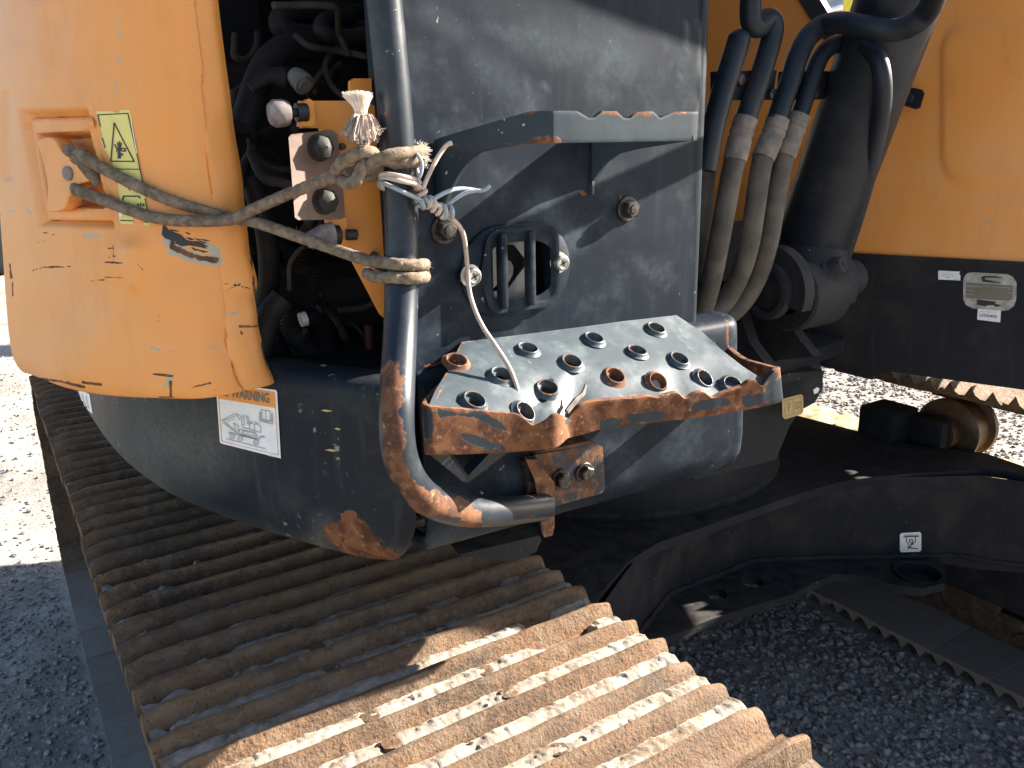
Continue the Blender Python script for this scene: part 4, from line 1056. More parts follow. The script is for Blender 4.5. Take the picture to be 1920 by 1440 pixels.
for L in ([(340, 685), (520, 590), (590, 600), (630, 650), (635, 770)], [(340, 685), (560, 870), (590, 830)], [(370, 690), (555, 615), (610, 690)], [(350, 720), (530, 860)], [(510, 730), (575, 770), (580, 830)], [(510, 730), (545, 850)], [(415, 710), (520, 665)],
          [(635, 620), (725, 630), (745, 760)], [(640, 650), (665, 655), (668, 760), (640, 755)], [(690, 650), (715, 655), (720, 755)], [(640, 790), (915, 870), (915, 780), (880, 755), (750, 725), (750, 820)], [(820, 745), (822, 840)], [(760, 725), (765, 710), (790, 712)], [(830, 730), (835, 710), (875, 740)],
          [(600, 820), (840, 870), (860, 930), (830, 960), (620, 910), (595, 870), (600, 820)], [(640, 845), (820, 885), (835, 925), (650, 890), (640, 845)], [(435, 865), (560, 885), (870, 965), (910, 920), (975, 935)], [(435, 880), (560, 905), (880, 985), (920, 940), (975, 945)], [(400, 965), (985, 1115)],
          [(895, 560), (900, 700), (1095, 745), (1095, 595)], [(925, 525), (990, 540), (995, 690), (930, 665), (925, 525)], [(990, 540), (1055, 550), (1062, 695), (995, 690)], [(910, 560), (915, 680), (990, 705), (1080, 715), (1078, 580)]):
    d.line(pk(L), .85, 'd_grey' if False else 'd_brown', 2)
for (a, b) in ((490, 930), (610, 960), (848, 1020)): d.circ(c5(a, b), 5, .8, 'd_brown', 2); d.circ(c5(a, b), 2.2, .7, 'd_brown', 2)
for k in range(6): d.line([c5(1025+k*17, 1212+k*4.2), c5(1036+k*17, 1215+k*4.2)], .8, 'd_grey', 2)
o = d.ob('warning_decal', SKO); o['label'] = 'white and orange WARNING sticker with excavator on trailer drawing'
d = Decal(SKS, .0034)
d.poly([(150, 728), (172, 738), (178, 775), (160, 765)], 'd_white', 0, 5)
for L in ([(158, 738), (164, 760)], [(166, 742), (171, 765)]): d.line(L, 2, 'd_grey', 1)
o = d.ob('white_decal', SKO); o['label'] = 'white decal on the skirt under the door'
# paint slivers and chips on the skirt
d = Decal(SKS, .0032)
for (a, b, l) in ((605, 768, 14), (612, 842, 18), (600, 690, 9), (630, 802, 8)): d.poly([(a, b), (a+l*.6, b-2), (a+l*1.6, b+1), (a+l*.8, b+3)], 'd_tan', 0)
d.ob('paint_chips', SKO)

# ================================================================== revolving frame, house, cab
# deck plate
dk_ = [tuple(p) for p in SK[::6]]
dk_ = [(x+.03, y+.03) for x, y in dk_ if y > .80]
dk_ = [(.42, .80), (.83, .80), (.86, .93), (1.36, 1.0)][::-1]+dk_+[(2.2, 2.9), (2.75, 2.2), (2.8, 1.4), (2.5, .8), (1.56, .66), (1.46, 1.02)]
V, F = plate(dk_, [], lambda x, y: (x, y, 1.10), (0, 0, -.03))
mb = MB(); mb.add(V, F); REV = mb.ob('revolving_frame', 'frame', EX)
# centre section seen under the front skirt's end
mb = MB(); fr = [onp(a, b, (0, 1.0, 0), (0, 1, 0)) for a, b in ((1300, 690), (1445, 668), (1535, 672), (1543, 700), (1543, 728), (1528, 755), (1500, 770), (1480, 800), (1455, 862), (1300, 900))]
mb.prism(fr, (.06, .28, 0))
CEN = mb.ob('centre_frame', 'frame', REV)
CENS = Surf(*(lambda f: ([v[:] for v in f], [tuple(range(len(f)))]))(fr))
mb = MB(); mb.prism([onp(a, b, (0, .97, 0), (0, 1, 0)) for a, b in ((1300, 745), (1480, 700), (1545, 695), (1545, 702), (1480, 715), (1300, 770))], (0, .03, 0)); mb.ob('frame_rib', 'frame', CEN)
d = Decal(CENS, .032)
d.poly([(1444, 740), (1476, 732), (1480, 735), (1481, 764), (1477, 769), (1447, 778), (1442, 774), (1441, 745)], 'd_tan', 0)
d.line([(1446, 744), (1476, 736), (1477, 764), (1446, 773)], .8, 'd_brown', 1, True); d.line([(1461, 741), (1462, 768)], .8, 'd_brown')
d.line([(1466, 747), (1474, 745), (1474, 756), (1466, 759)], .9, 'd_brown', 1, True); d.line([(1470, 746), (1470, 757)], .7, 'd_brown')
d.circ((1453, 750), 2.5, .8, 'd_brown'); d.line([(1453, 753), (1453, 764)], .9, 'd_brown'); d.line([(1450, 757), (1456, 755)], .9, 'd_brown')
o = d.ob('manual_decal', CEN); o['label'] = 'small yellow read-the-manual sticker'
d = Decal(CENS, .032); d.poly([(1499, 724), (1506, 719), (1511, 722), (1508, 729), (1501, 732)], 'd_white'); d.ob('torn_label', CEN)

# black side plate and orange cab wall along one slanting vertical plane
QA = Vector((1.443, 1.076, 0)); QB = Vector((1.539, .706, 0)); qd_ = (QB-QA).normalized(); qn = Vector((-qd_.y, qd_.x, 0))
if qn.x > 0: qn = -qn                                     # towards the camera
def onq(x, y, off=0.0): return onp(x, y, QA+qn*off, qn)
mb = MB()
P = [onq(a, b, .004) for a, b in ((1300, 460), (1593, 475), (1920, 491.5), (2010, 496), (2010, 752), (1920, 731), (1800, 715), (1673, 697), (1625, 708), (1530, 683), (1300, 640))]
mb.prism(P, -qn*.012); SP = mb.ob('side_plate', 'frame', EX); SPS = Surf([p[:] for p in P], [tuple(range(len(P)))])
SP['label'] = 'black frame side plate carrying the serial plate'
# underside return of the side plate
mb = MB(); P2 = [onq(a, b, .004) for a, b in ((1530, 683), (1625, 708), (1673, 697), (1920, 731), (2010, 752))]; P3 = [p+Vector((.12, .05, -.012)) for p in P2]
V, F = loft([[p[:] for p in P2], [p[:] for p in P3]], False); mb.add(V, F); mb.ob('plate_return', 'frame', SP)
# orange cab wall with pressed rounded panel
u0 = onq(1640, 483).copy(); uq = lambda p: (p-QA).dot(qd_)
ua, ub = uq(onq(1560, 470)), uq(onq(1920, 480))+.10
NUc, NVc = 110, 120; V = []
for j in range(NVc):
    for i in range(NUc):
        p = QA+qd_*(ua+(ub-ua)*i/(NUc-1)); p.z = 1.270+(2.2-1.27)*j/(NVc-1); V.append(p)
q = proj(np.array([v[:] for v in V]))
zq = np.array([v.z for v in V])
rrx = rrect(1764, 1990, -345, -45, 52, 8); rp = [(x, -y) for x, y in rrx][::1]
sdv = poly_sd(q, rp if poly_sd(np.array([(1880, 200)]), rp)[0] > 0 else rp[::-1])
V = [v+qn*(-.004+.0045*float(sstep(-4, 10, s)))+qn*.002*fbm(v, 3) for v, s in zip(V, sdv)]
F = []
for j in range(NVc-1):
    for i in range(NUc-1):
        c = q[j*NUc+i]
        if c[1] < 150 and c[0] < 1655+(-c[1]+0)*.33+10: continue    # the gap left of the cab wall
        F.append((j*NUc+i, j*NUc+i+1, (j+1)*NUc+i+1, (j+1)*NUc+i))
rust = np.zeros(len(V)); pr = np.zeros(len(V))
pr = np.maximum(pr, np.clip(.9-seg_dist(q, [(1838, 408), (1850, 416), (1864, 425)])/4, 0, .8))
for p_ in ((1710, 348), (1695, 413), (1677, 453)): pr = np.maximum(pr, np.clip(1-np.hypot(q[:, 0]-p_[0], q[:, 1]-p_[1])/4, 0, .8))
CAB = mob('cab_wall', V, F, 'orange', EX, attrs=dict(primer=pr), angle=60)
s_ = CAB.modifiers.new('t', 'SOLIDIFY'); s_.thickness = .006; s_.offset = 0
# bracket wall left of the gap
P = [onq(a, b, -.006) for a, b in ((1290, -260), (1370, -260), (1497, 0), (1525, 45), (1552, 85), (1580, 122), (1600, 140), (1660, 150), (1640, 476), (1290, 466))]
mb = MB(); mb.prism(P, -qn*.010); BW = mb.ob('inner_wall', 'orange_in', EX)
P = [onq(a, b, .0) for a, b in ((1370, -260), (1430, -260), (1538, 0), (1556, 30), (1585, 58), (1615, 68), (1650, 70), (1650, 100), (1592, 104), (1580, 122), (1552, 85), (1525, 45), (1497, 0))]
mb = MB(); mb.prism(P, -qn*.03); mb.ob('edge_trim', 'black', BW)
mb = MB()
for (ya, yb) in ((287, 291), (345, 349)):
    mb.prism([onq(a, b, -.001) for a, b in ((1330, ya+8), (1520, ya), (1520, yb), (1330, yb+9))], -qn*.004)
mb.ob('press_line', 'orange_in', BW)
# tab on the cab wall
mb = MB(); mb.prism([onq(a, b, .03) for a, b in ((1672, 166), (1700, 162), (1728, 168), (1732, 175), (1724, 202), (1717, 205), (1688, 196), (1672, 195))], -qn*.006)
c = onq(1705, 184, .03); mb.hexbolt(c, qn, .010, .006); mb.ob('wall_tab', 'pipe', CAB)
# the rest of the cab: roof, posts, far side, so that it stands as a cab
mb = MB(); a = QA+qd_*ub; b = QA+qd_*ua
mb.prism([Vector((a.x, a.y, 2.72)), Vector((2.45, .55, 2.72)), Vector((2.55, 2.1, 2.72)), Vector((1.52, 2.1, 2.72))], (0, 0, .08)); mb.ob('cab_roof', 'orange', EX)
for p in ((a.x+.03, a.y+.03), (2.42, .60), (2.52, 2.07), (1.80, 2.05)):
    mb = MB(); mb.box((p[0]-.03, p[1]-.03, 1.11), (p[0]+.03, p[1]+.03, 2.72), bev=.01); mb.ob('cab_post', 'dark', EX)
mb = MB(); mb.box((2.46, .62, 1.11), (2.49, 2.05, 1.62)); mb.ob('cab_far_panel', 'orange', EX)

# serial plate and stickers on the side plate
d = Decal(SPS, .0012)
sp = [(1720+a/9.6, 480+b/9.6) for a, b in ((830, 440), (850, 370), (900, 310), (980, 290), (1620, 325), (1720, 370), (1790, 480), (1785, 780), (1740, 900), (1650, 970), (1560, 985), (1000, 940), (880, 880), (830, 780))]
d.poly(sp, 'plate_al', 0)
def s9(L): return [(1720+a/9.6, 480+b/9.6) for a, b in L]
d.poly(s9([(880, 475), (1150, 490), (1720, 530), (1720, 770), (1660, 800), (1400, 790), (870, 745)]), 'd_brown', 1)
d.poly(s9([(1150, 380), (1200, 355), (1380, 360), (1530, 378), (1530, 395), (1230, 385), (1225, 420), (1500, 475), (1510, 488), (1180, 462)]), 'd_black', 2)
d.poly(s9([(1070, 780), (1440, 820), (1390, 850), (1530, 890), (1420, 915), (1380, 880), (1260, 885), (1230, 905), (1050, 865), (1090, 845)]), 'd_black', 2)
for (x0, y0, x1, y1) in ((890, 545, 1170, 560), (880, 605, 1010, 615), (875, 685, 1010, 692), (1640, 600, 1715, 605), (1640, 660, 1715, 665), (890, 525, 1700, 575)): d.line(s9([(x0, y0), (x1, y1)]), .7, 'plate_al', 2)
for p in ((930, 400), (1705, 450), (915, 805), (1680, 870)): d.circ(s9([p])[0], 1.6, 1.2, 'd_faint', 2)
d.line(s9([(1000, 440), (1030, 400), (1055, 445)]), .7, 'd_grey', 2, True)
o = d.ob('serial_plate', SP); o['label'] = 'scratched aluminium serial plate with rounded corners'
d = Decal(SPS, .0012)
d.poly(s9([(378, 275), (395, 260), (780, 280), (750, 315), (780, 345), (778, 440), (380, 420)]), 'd_white')
d.text('CNH 01573 MKO', s9([(462, 308), (690, 318), (690, 342), (462, 334)]), 'd_grey', 1); d.text('MODEL', s9([(515, 368), (600, 373), (600, 392), (515, 387)]), 'd_brown', 1, .01); d.line(s9([(610, 390), (625, 372)]), .6, 'd_grey')
d.line(s9([(430, 348), (700, 358)]), .5, 'd_grey', 1); d.line(s9([(670, 418), (760, 421)]), .5, 'd_grey', 1)
o = d.ob('stock_label', SP); o['label'] = 'small white label with a notched corner'
d = Decal(SPS, .0026)
d.poly(s9([(1095, 950), (1105, 942), (1500, 975), (1512, 985), (1500, 1180), (1490, 1190), (1090, 1142), (1084, 1130)]), 'd_white')
d.text('U725450', s9([(1135, 1038), (1440, 1062), (1440, 1110), (1135, 1085)]), 'd_black', 1, .014); d.text('IronPlanet.com', s9([(1165, 975), (1420, 995), (1420, 1022), (1165, 1004)]), 'd_grey', 1)
o = d.ob('number_label', SP); o['label'] = 'white inventory sticker reading U725450'

# ---- house: inner walls of the open compartment, hood, rear body
mb = MB()
mb.box((.60, .98, 1.10), (.63, 1.95, 2.2)); mb.box((.14, 1.93, 1.10), (1.38, 1.96, 2.2)); mb.box((.62, 1.02, 1.10), (.776, 1.04, 1.98)); mb.box((.34, .80, 1.10), (.63, .805, 1.262))
mb.ob('compartment_wall', 'black', EX)
fl = [(x+.045, y+.012) for x, y in [tuple(p) for p in SK[::5]] if .79 < y < 1.45]
fl = [(.36, .79)]+fl+[(.60, 1.45), (.60, .79)]
V, F = plate(fl, [], lambda x, y: (x, y, 1.252), (0, 0, -.01)); mb = MB(); mb.add(V, F); mb.ob('compartment_floor', 'skirt', EX)
hood = [(p[0]+.03, p[1]) for p in SK if p[1] > 1.16]; hn = len(hood)
V, F = loft([[(x, y, 1.27) for x, y in hood], [(x, y, 2.1) for x, y in hood], [(x+.06, y-.0, 2.2) for x, y in hood]], False)
mb = MB(); mb.add(V, F); o = mb.ob('hood_panel', 'orange', EX); s_ = o.modifiers.new('t', 'SOLIDIFY'); s_.thickness = .004
roof = [(.24, .80), (.64, .80), (.64, 1.5), (1.30, 1.6), (1.38, 1.95), (1.38, 3.0)]+[(x+.07, y-.01) for x, y in reversed(hood)]
V, F = plate(roof, [], lambda x, y: (x, y, 2.2), (0, 0, .02)); mb = MB(); mb.add(V, F); o = mb.ob('hood_roof', 'orange', EX)
roofS = [(X0, YP), (X1, YP), (X1, 1.03), (X0, 1.03)]
mb = MB(); mb.box((X0, YP+.001, 1.96), (X1, 1.03, 1.982)); mb.ob('tool_box_lid', 'dark', EX)

# ---- hinge plates, rubber stops and brown plate in the opening
YH = .800
def hy(L, y=YH): return [ony(a, b, y) for a, b in L]
mb = MB(); mb.prism(hy([(562, 189), (657, 189), (657, 152), (664, 147), (697, 147), (697, 168), (692, 176), (694, 195), (706, 200), (722, 320), (726, 600), (715, 590), (640, 447), (640, 330), (600, 240), (566, 240)]), (0, .006, 0))
HG = mb.ob('hinge_plate', 'orange_in', EX); HG['label'] = 'orange hinge plate inside the open compartment'
mb = MB(); mb.prism(hy([(572, 190), (580, 185), (588, 190), (591, 232), (584, 237), (564, 237), (566, 200)], YH-.012), (0, .012, 0))
mb.ob('stop_tab', 'orange_in', HG)
mb = MB(); mb.prism(hy([(614, 412), (650, 408), (652, 478), (626, 466)], YH-.010), (0, .010, 0)); mb.ob('stop_tab', 'orange_in', HG)
def cone(L, rs, name, mat):
    mb = MB(); mb.tube([ony(a, b, c) for a, b, c in L], rs, 18); return mb.ob(name, mat, HG)
cone([(503, 214, .79), (506, 214, .79), (515, 213, .79), (530, 212, .79), (541, 212, .79), (542, 212, .79)], [.004, .0095, .0125, .0125, .0105, .004], 'rubber_stop', 'grey_rubber')
cone([(540, 212, .79), (556, 211, .79)], [.0042, .0042], 'stop_stud', 'iron'); cone([(555, 211, .79), (575, 211, .79)], [.0085, .0085], 'stop_nut', 'black')
cone([(573, 452, .785), (577, 451, .785), (604, 443, .785), (623, 441, .785), (624, 441, .785)], [.003, .0075, .0112, .0128, .004], 'rubber_stop', 'grey_rubber')
cone([(623, 441, .785), (636, 440, .785)], [.0095, .0095], 'stop_nut', 'black'); cone([(648, 440, .79), (668, 440, .79)], [.0055, .0055], 'stop_stud', 'black')
mb = MB(); mb.prism([ony(a, b, c) for a, b, c in ((541, 258, .775), (546, 252, .775), (620, 243, .79), (633, 252, .792), (641, 330, .792), (647, 405, .792), (642, 411, .79), (560, 413, .775), (553, 408, .775))], (.002, .006, 0))
BP = mb.ob('striker_plate', 'brownplate', HG); BP['label'] = 'dirty brown plate held by two black bolts'
for (a, b) in ((600, 277), (609, 378)):
    c = ony(a, b, .780); mb = MB(); mb.hexbolt(c+Vector((0, .004, 0)), (.25, -1, .05), .0115, .0115, .0128, .002, dome=.8); mb.ob('dome_bolt', 'loom', BP)
mb = MB()
for (a, b, r) in ((560, 197, 0), (641, 275, .003), (640, 300, .003), (667, 440, .002), (701, 480, .004)): 
    if r: mb.lathe(ony(a, b, YH-.001), (0, -1, 0), [(0, .004), (r, .004), (r*1.2, 0)], 10)
mb.ob('small_studs', 'iron', HG)

# ---- things inside the compartment
IN = MB(); IN.box((.30, 1.30, 1.26), (.58, 1.75, 1.62), bev=.03); IN.cyl((.33, 1.22, 1.42), (.33, 1.36, 1.42), .085, 28); IN.cyl((.47, 1.18, 1.36), (.47, 1.32, 1.36), .05, 24); IN.box((.36, 1.02, 1.255), (.56, 1.22, 1.33), bev=.012)
IN.ob('pump_block', 'loom', EX)
def hose(name, L, r, mat, lobes=False, parent=EX, seg=14):
    pts = pathpix(L, 10); R_ = r
    if lobes:
        n = len(pts); pts = [np.array(p) for p in pts]
        fine = []
        for a, b in zip(pts[:-1], pts[1:]):
            for k in range(4): fine.append(a+(b-a)*k/4)
        pts = fine; R_ = [r*(1+.10*sin(i*1.55)) for i in range(len(pts))]
    mb = MB(); mb.tube(pts, R_, seg); return mb.ob(name, mat, parent, angle=80)
hose('rubber_hose', [(720, 55, 1.10), (650, 62, 1.08), (590, 68, 1.06), (545, 62, 1.05), (525, 45, 1.05), (540, 28, 1.06), (600, 22, 1.09), (680, 30, 1.12)], .014, 'loom')
hose('rubber_hose', [(700, 62, 1.0), (640, 72, 1.0), (605, 60, 1.0), (612, 38, 1.02), (660, 30, 1.05)], .010, 'loom')
hose('rubber_hose', [(455, 240, .98), (500, 120, 1.0), (560, 85, 1.02), (640, 90, 1.05), (700, 85, 1.1)], .016, 'loom')
hose('rubber_hose', [(470, 300, 1.0), (530, 330, 1.0), (575, 355, 1.02), (640, 360, 1.1)], .014, 'loom')
hose('rubber_hose', [(470, 330, .97), (485, 380, .97), (500, 440, .98), (505, 520, .99), (495, 580, 1.0), (500, 650, 1.0)], .013, 'loom')
hose('corrugated_loom', [(590, 500, .97), (575, 560, .97), (545, 600, .96), (560, 640, .95), (590, 668, .95), (610, 650, .95), (600, 615, .96), (575, 590, .97)], .013, 'loom', True)
hose('corrugated_loom', [(560, 470, .99), (565, 520, .98), (555, 560, .97), (540, 590, .97)], .018, 'loom', True)
hose('corrugated_loom', [(500, 640, .95), (515, 680, .95), (530, 705, .95)], .015, 'loom', True)
hose('rubber_hose', [(530, 560, .93), (505, 590, .93), (490, 640, .92), (478, 690, .92)], .014, 'loom')
hose('red_hose', [(690, 610, .93), (692, 640, .93), (698, 690, .93)], .0055, plain('red_hose_rubber', (.10, .022, .018), .6))
mb = MB(); mb.tube([ony(551, 140, .93), ony(558, 146, .925), ony(565, 152, .92), ony(572, 160, .915)], [.009, .011, .0115, .0120], 16); mb.tube([ony(569, 156, .914), ony(574, 162, .91)], [.0075, .0075], 14)
mb.ob('grey_connector', plain('grey_plastic', (.16, .155, .14), .5), EX)
mb = MB(); mb.tube([ony(530, 145, .95), ony(500, 143, .95), ony(470, 165, .95)], [.012, .009, .006], 10); mb.ob('cable_sleeve', 'loom', EX)
mb = MB(); mb.tube([ony(563, 600, .925), ony(574, 597, .925)], [.0085, .0085], 14); mb.ob('white_tag', 'd_faint', EX)

for k in range(22):                                   # thin tangled cables and lines
    x0_, y0_ = rng.uniform(470, 690), rng.uniform(30, 640); Y0_ = rng.uniform(.92, 1.12); a_ = rng.uniform(0, 6.28); L_ = []
    for j in range(6):
        L_.append((min(max(x0_, 440), 715), min(max(y0_, 10), 690), Y0_)); a_ += rng.normal(0, .7); st_ = rng.uniform(25, 55)
        x0_ += cos(a_)*st_; y0_ += sin(a_)*st_; Y0_ = min(max(Y0_+rng.normal(0, .02), .90), 1.15)
    hose('engine_cable', L_, rng.uniform(.0025, .0065), 'cable', seg=8)
# ---- boom cylinder, pipes and hoses right of the panel
XCY = 1.15
mb = MB(); fo = onx(1505, 505, XCY); hi = onx(1690, -14, XCY); up_ = (hi-fo).normalized(); far = fo+up_*1.5
base = onx(1523, 452, XCY)
mb.tube([base-up_*.01, base, base+up_*.004, far], [.050, .056, .0585, .0585], 40); BCY = mb.ob('boom_cylinder', 'pipe', EX)
ey = onx(1532, 545, XCY)
mb = MB(); mb.lathe(ey-Vector((.075, 0, 0)), (1, 0, 0), [(.03, 0), (.054, 0), (.058, .004), (.058, .086), (.054, .09), (.03, .09)], 36)
mb.tube([ey-Vector((.02, 0, 0)), base+up_*.005], [.050, .055], 30); mb.ob('cylinder_eye', 'frame', BCY)
mb = MB(); mb.lathe(onx(1558, 505, XCY-.02), (.15, -1, .45), [(.0, .022), (.012, .022), (.016, .016), (.017, .004), (.024, 0), (.026, -.02)], 9); mb.tube([onx(1578, 490, XCY-.01), onx(1568, 505, XCY-.015), onx(1556, 512, XCY-.02)], [.014, .017, .018], 12); mb.ob('port_block', 'frame', BCY)
XBK = 1.03; bc_ = onx(1440, 545, XBK)
pl = []
for t in np.linspace(radians(200), radians(-40), 26): pl.append((XBK, bc_.y+.070*cos(t), bc_.z+.070*sin(t)))
pl += [(XBK, bc_.y+.03, bc_.z-.09), tuple(onx(1440, 690, XBK)), (XBK, bc_.y+.16, 1.09), (XBK, bc_.y+.16, bc_.z)]
mb = MB(); mb.prism(pl, (.022, 0, 0)); mb.lathe((XBK+.002, bc_.y, bc_.z), (-1, 0, 0), [(.046, 0), (.044, .012), (.040, .014), (.034, .014), (.032, .004), (.0, .003)], 34)
PBK = mb.ob('pin_bracket', 'frame', EX)
mb = MB(); pl2 = [(p[0]+.150, p[1]+.03, p[2]-.01) for p in pl]; mb.prism(pl2, (.022, 0, 0)); mb.ob('pin_bracket', 'frame', EX)
mb = MB(); mb.cyl((XBK-.004, bc_.y, bc_.z), (XBK+.21, bc_.y, bc_.z), .030, 26); mb.ob('foot_pin', 'frame', PBK)
# clamp plates with bolts
YC = .85
mb = MB(); mb.prism([ony(a, b, YC) for a, b in ((1338, 134), (1457, 131), (1452, 160), (1450, 187), (1338, 188))], (0, .006, 0)); CP = mb.ob('clamp_plate', 'pipe', BCY)
for (a, b) in ((1385, 150), (1404, 152), (1418, 177), (1444, 177)):
    mb = MB(); mb.hexbolt(ony(a, b, YC), (0, -1, 0), .0085, .008); mb.ob('hex_bolt', 'iron', CP)
mb = MB(); mb.prism([ony(a, b, YC) for a, b in ((1466, 134), (1475, 132), (1590, 134), (1596, 160), (1560, 186), (1460, 187))], (0, .006, 0)); CP2 = mb.ob('clamp_plate', 'pipe', BCY)
for (a, b) in ((1489, 151), (1511, 152), (1527, 174), (1549, 175)):
    mb = MB(); mb.hexbolt(ony(a, b, YC), (0, -1, 0), .0085, .008); mb.ob('hex_bolt', 'iron', CP2)
YQ = .838
mb = MB(); mb.lathe(ony(1385, 73, YQ), (-.2, 0, 1), [(.0155, -.004), (.0150, .002), (.012, .008), (.006, .0115), (0, .0125)], 20); mb.ob('pipe_cap', 'pipe', BCY)
hose('steel_pipe', [(1386, 72, YQ), (1378, 100, YQ), (1365, 140, YQ), (1350, 190, YQ), (1335, 250, YQ), (1322, 320, YQ)], .0155, 'pipe', parent=BCY, seg=20)
hose('steel_pipe', [(1412, -60, YQ), (1410, -20, YQ), (1407, 15, YQ), (1409, 42, YQ), (1422, 50, YQ), (1440, 36, YQ), (1449, 45, YQ), (1447, 70, YQ), (1436, 110, YQ), (1420, 160, YQ), (1404, 205, YQ), (1396, 228, YQ)], .0148, 'pipe', parent=BCY, seg=20)
hose('steel_pipe', [(1775, -60, .62), (1757, -20, .65), (1740, 20, .68), (1712, 46, .70), (1675, 57, .725), (1630, 51, .755), (1585, 43, .79), (1545, 47, .83), (1515, 70, YQ), (1497, 105, YQ), (1484, 145, YQ), (1468, 190, YQ), (1456, 226, YQ)], .0148, 'pipe', parent=BCY, seg=20)
hose('steel_pipe', [(1497, 222, YQ), (1510, 185, YQ), (1525, 140, YQ), (1540, 105, YQ), (1560, 86, .835), (1590, 78, .825), (1622, 85, .785), (1645, 110, .755), (1654, 145, .745), (1655, 190, .75), (1648, 240, .765), (1632, 310, .79), (1610, 390, .825), (1588, 460, .86), (1578, 490, .875)], .0125, 'pipe', parent=BCY, seg=20)
for L in ([(1399, 222, YQ), (1390, 250, YQ), (1378, 300, YQ)], [(1459, 222, YQ), (1450, 250, YQ), (1430, 297, YQ)], [(1499, 218, YQ), (1488, 245, YQ), (1470, 294, YQ)]):
    pts = pathpix(L, 8); n = len(pts); mb = MB(); mb.tube(pts, [.0165 if i < n*.3 else (.0152 if i in (5, 6, 9) else .0168) for i in range(n)], 20); mb.ob('crimp_sleeve', 'sleeve', BCY)
hose('hydraulic_hose', [(1379, 296, YQ), (1371, 330, YQ), (1358, 400, .84), (1347, 460, .845), (1335, 520, .86), (1320, 575, .88), (1300, 620, .90)], .0150, 'hose', parent=BCY, seg=18)
hose('hydraulic_hose', [(1431, 294, YQ), (1424, 330, YQ), (1414, 400, .84), (1404, 460, .845), (1385, 520, .86), (1355, 570, .88), (1310, 605, .90)], .0150, 'hose', parent=BCY, seg=18)
hose('hydraulic_hose', [(1471, 291, YQ), (1462, 330, YQ), (1450, 400, .84), (1440, 455, .845), (1420, 520, .86), (1385, 575, .88), (1330, 615, .90)], .0150, 'hose', parent=BCY, seg=18)
hose('hydraulic_hose', [(1330, 290, .88), (1322, 340, .88), (1316, 420, .88), (1310, 520, .9)], .0140, 'hose', parent=BCY, seg=18)
# a dark web behind the hoses
mb = MB(); mb.box((.80, 1.12, 1.05), (1.40, 1.14, 1.34)); mb.ob('frame_bulkhead', 'frame', EX)
# boom foot above the picture: rises forward from the frame
mb = MB(); b0 = Vector((1.34, 1.45, 1.95)); e0 = Vector((1.34, .05, 4.6)); dr = (e0-b0).normalized(); nn_ = Vector((0, -dr.z, dr.y)) ; nn_ = Vector((0, dr.z*-1, dr.y)) if False else Vector((0, dr.z, -dr.y))
mb.prism([b0-nn_*.10, e0-nn_*.26, e0+nn_*.26, b0+nn_*.16], (.26, 0, 0)); mb.ob('boom', 'orange', EX)

# ================================================================== rope
RP = MB(); rr_ = .0056
def ropeaway(L, n=10): return smooth([(p if len(p) == 3 and isinstance(p, Vector) else ony(*p))[:] for p in L], n)
def dpt(x, y, off=.009): return DB.hit(x, y, off)
def add_rope(pts, r=rr_): RP.tube(pts, r, 14, True, 0, twist=620, lobes=3, amp=.04)
# tube centre near a pixel row, for the turns round the rail
def tubeat(z):
    return min(tubec, key=lambda p: abs(p[2]-z))
def wrap(z0, z1, a0, a1, n=16, r=.0216):
    out = []
    for k in range(n+1):
        t = k/n; a = radians(a0+(a1-a0)*t); z = z0+(z1-z0)*t; c = tubeat(z); out.append((c[0]+r*cos(a), c[1]+r*sin(a), z))
    return out
# strand A: handle -> lower turns on the rail
zl0 = ony(745, 496, .695).z; zl1 = ony(745, 525, .695).z
A = [dpt(150, 300, .004), dpt(165, 288, .010), dpt(180, 300, .012), dpt(215, 322, .008), dpt(260, 346, .008), dpt(320, 374, .009), dpt(385, 396, .010), dpt(430, 410, .012), Vector(ony(480, 417, .815)), Vector(ony(560, 444, .785)), Vector(ony(640, 472, .755)), Vector(ony(690, 488, .725))]
w1 = wrap(zl0+.002, zl0-.004, 200, 365, 14); w2 = wrap(zl0-.004, zl1+.002, 365, 560, 16); w3 = wrap(zl1+.004, zl1-.001, 200, 365, 14)
ptsA = smooth([p[:] for p in A]+[w1[2]]+w1[4:-1:2], 9)
add_rope(ptsA); add_rope(smooth(w1[8:]+w2+[], 4)); add_rope(smooth([ony(688, 512, .735)[:], ony(705, 520, .712)[:]]+w3[2:], 5))
# strand B: handle -> knot at the upper turn
B = [dpt(146, 352, .002), dpt(160, 358, .009), dpt(190, 369, .008), dpt(240, 389, .008), dpt(300, 408, .009), dpt(360, 413, .022), dpt(415, 411, .024), Vector(ony(465, 397, .815)), Vector(ony(540, 364, .785)), Vector(ony(610, 338, .755)), Vector(ony(650, 327, .735)), Vector(ony(678, 318, .712)), Vector(ony(700, 304, .700)), Vector(ony(735, 290, .693))]
zu0 = ony(770, 281, .695).z; zu1 = ony(770, 297, .695).z
v1 = wrap(zu0-.003, zu0+.002, 262, 395, 10); v2 = wrap(zu0+.001, zu1-.001, 395, 560, 14); v3 = wrap(zu1-.004, zu1, 225, 390, 12)
add_rope(smooth([p[:] for p in B]+v1[1::2], 9)); add_rope(smooth(v2, 4))
add_rope(smooth([ony(690, 318, .728)[:], ony(715, 300, .705)[:]]+v3[1:], 5))
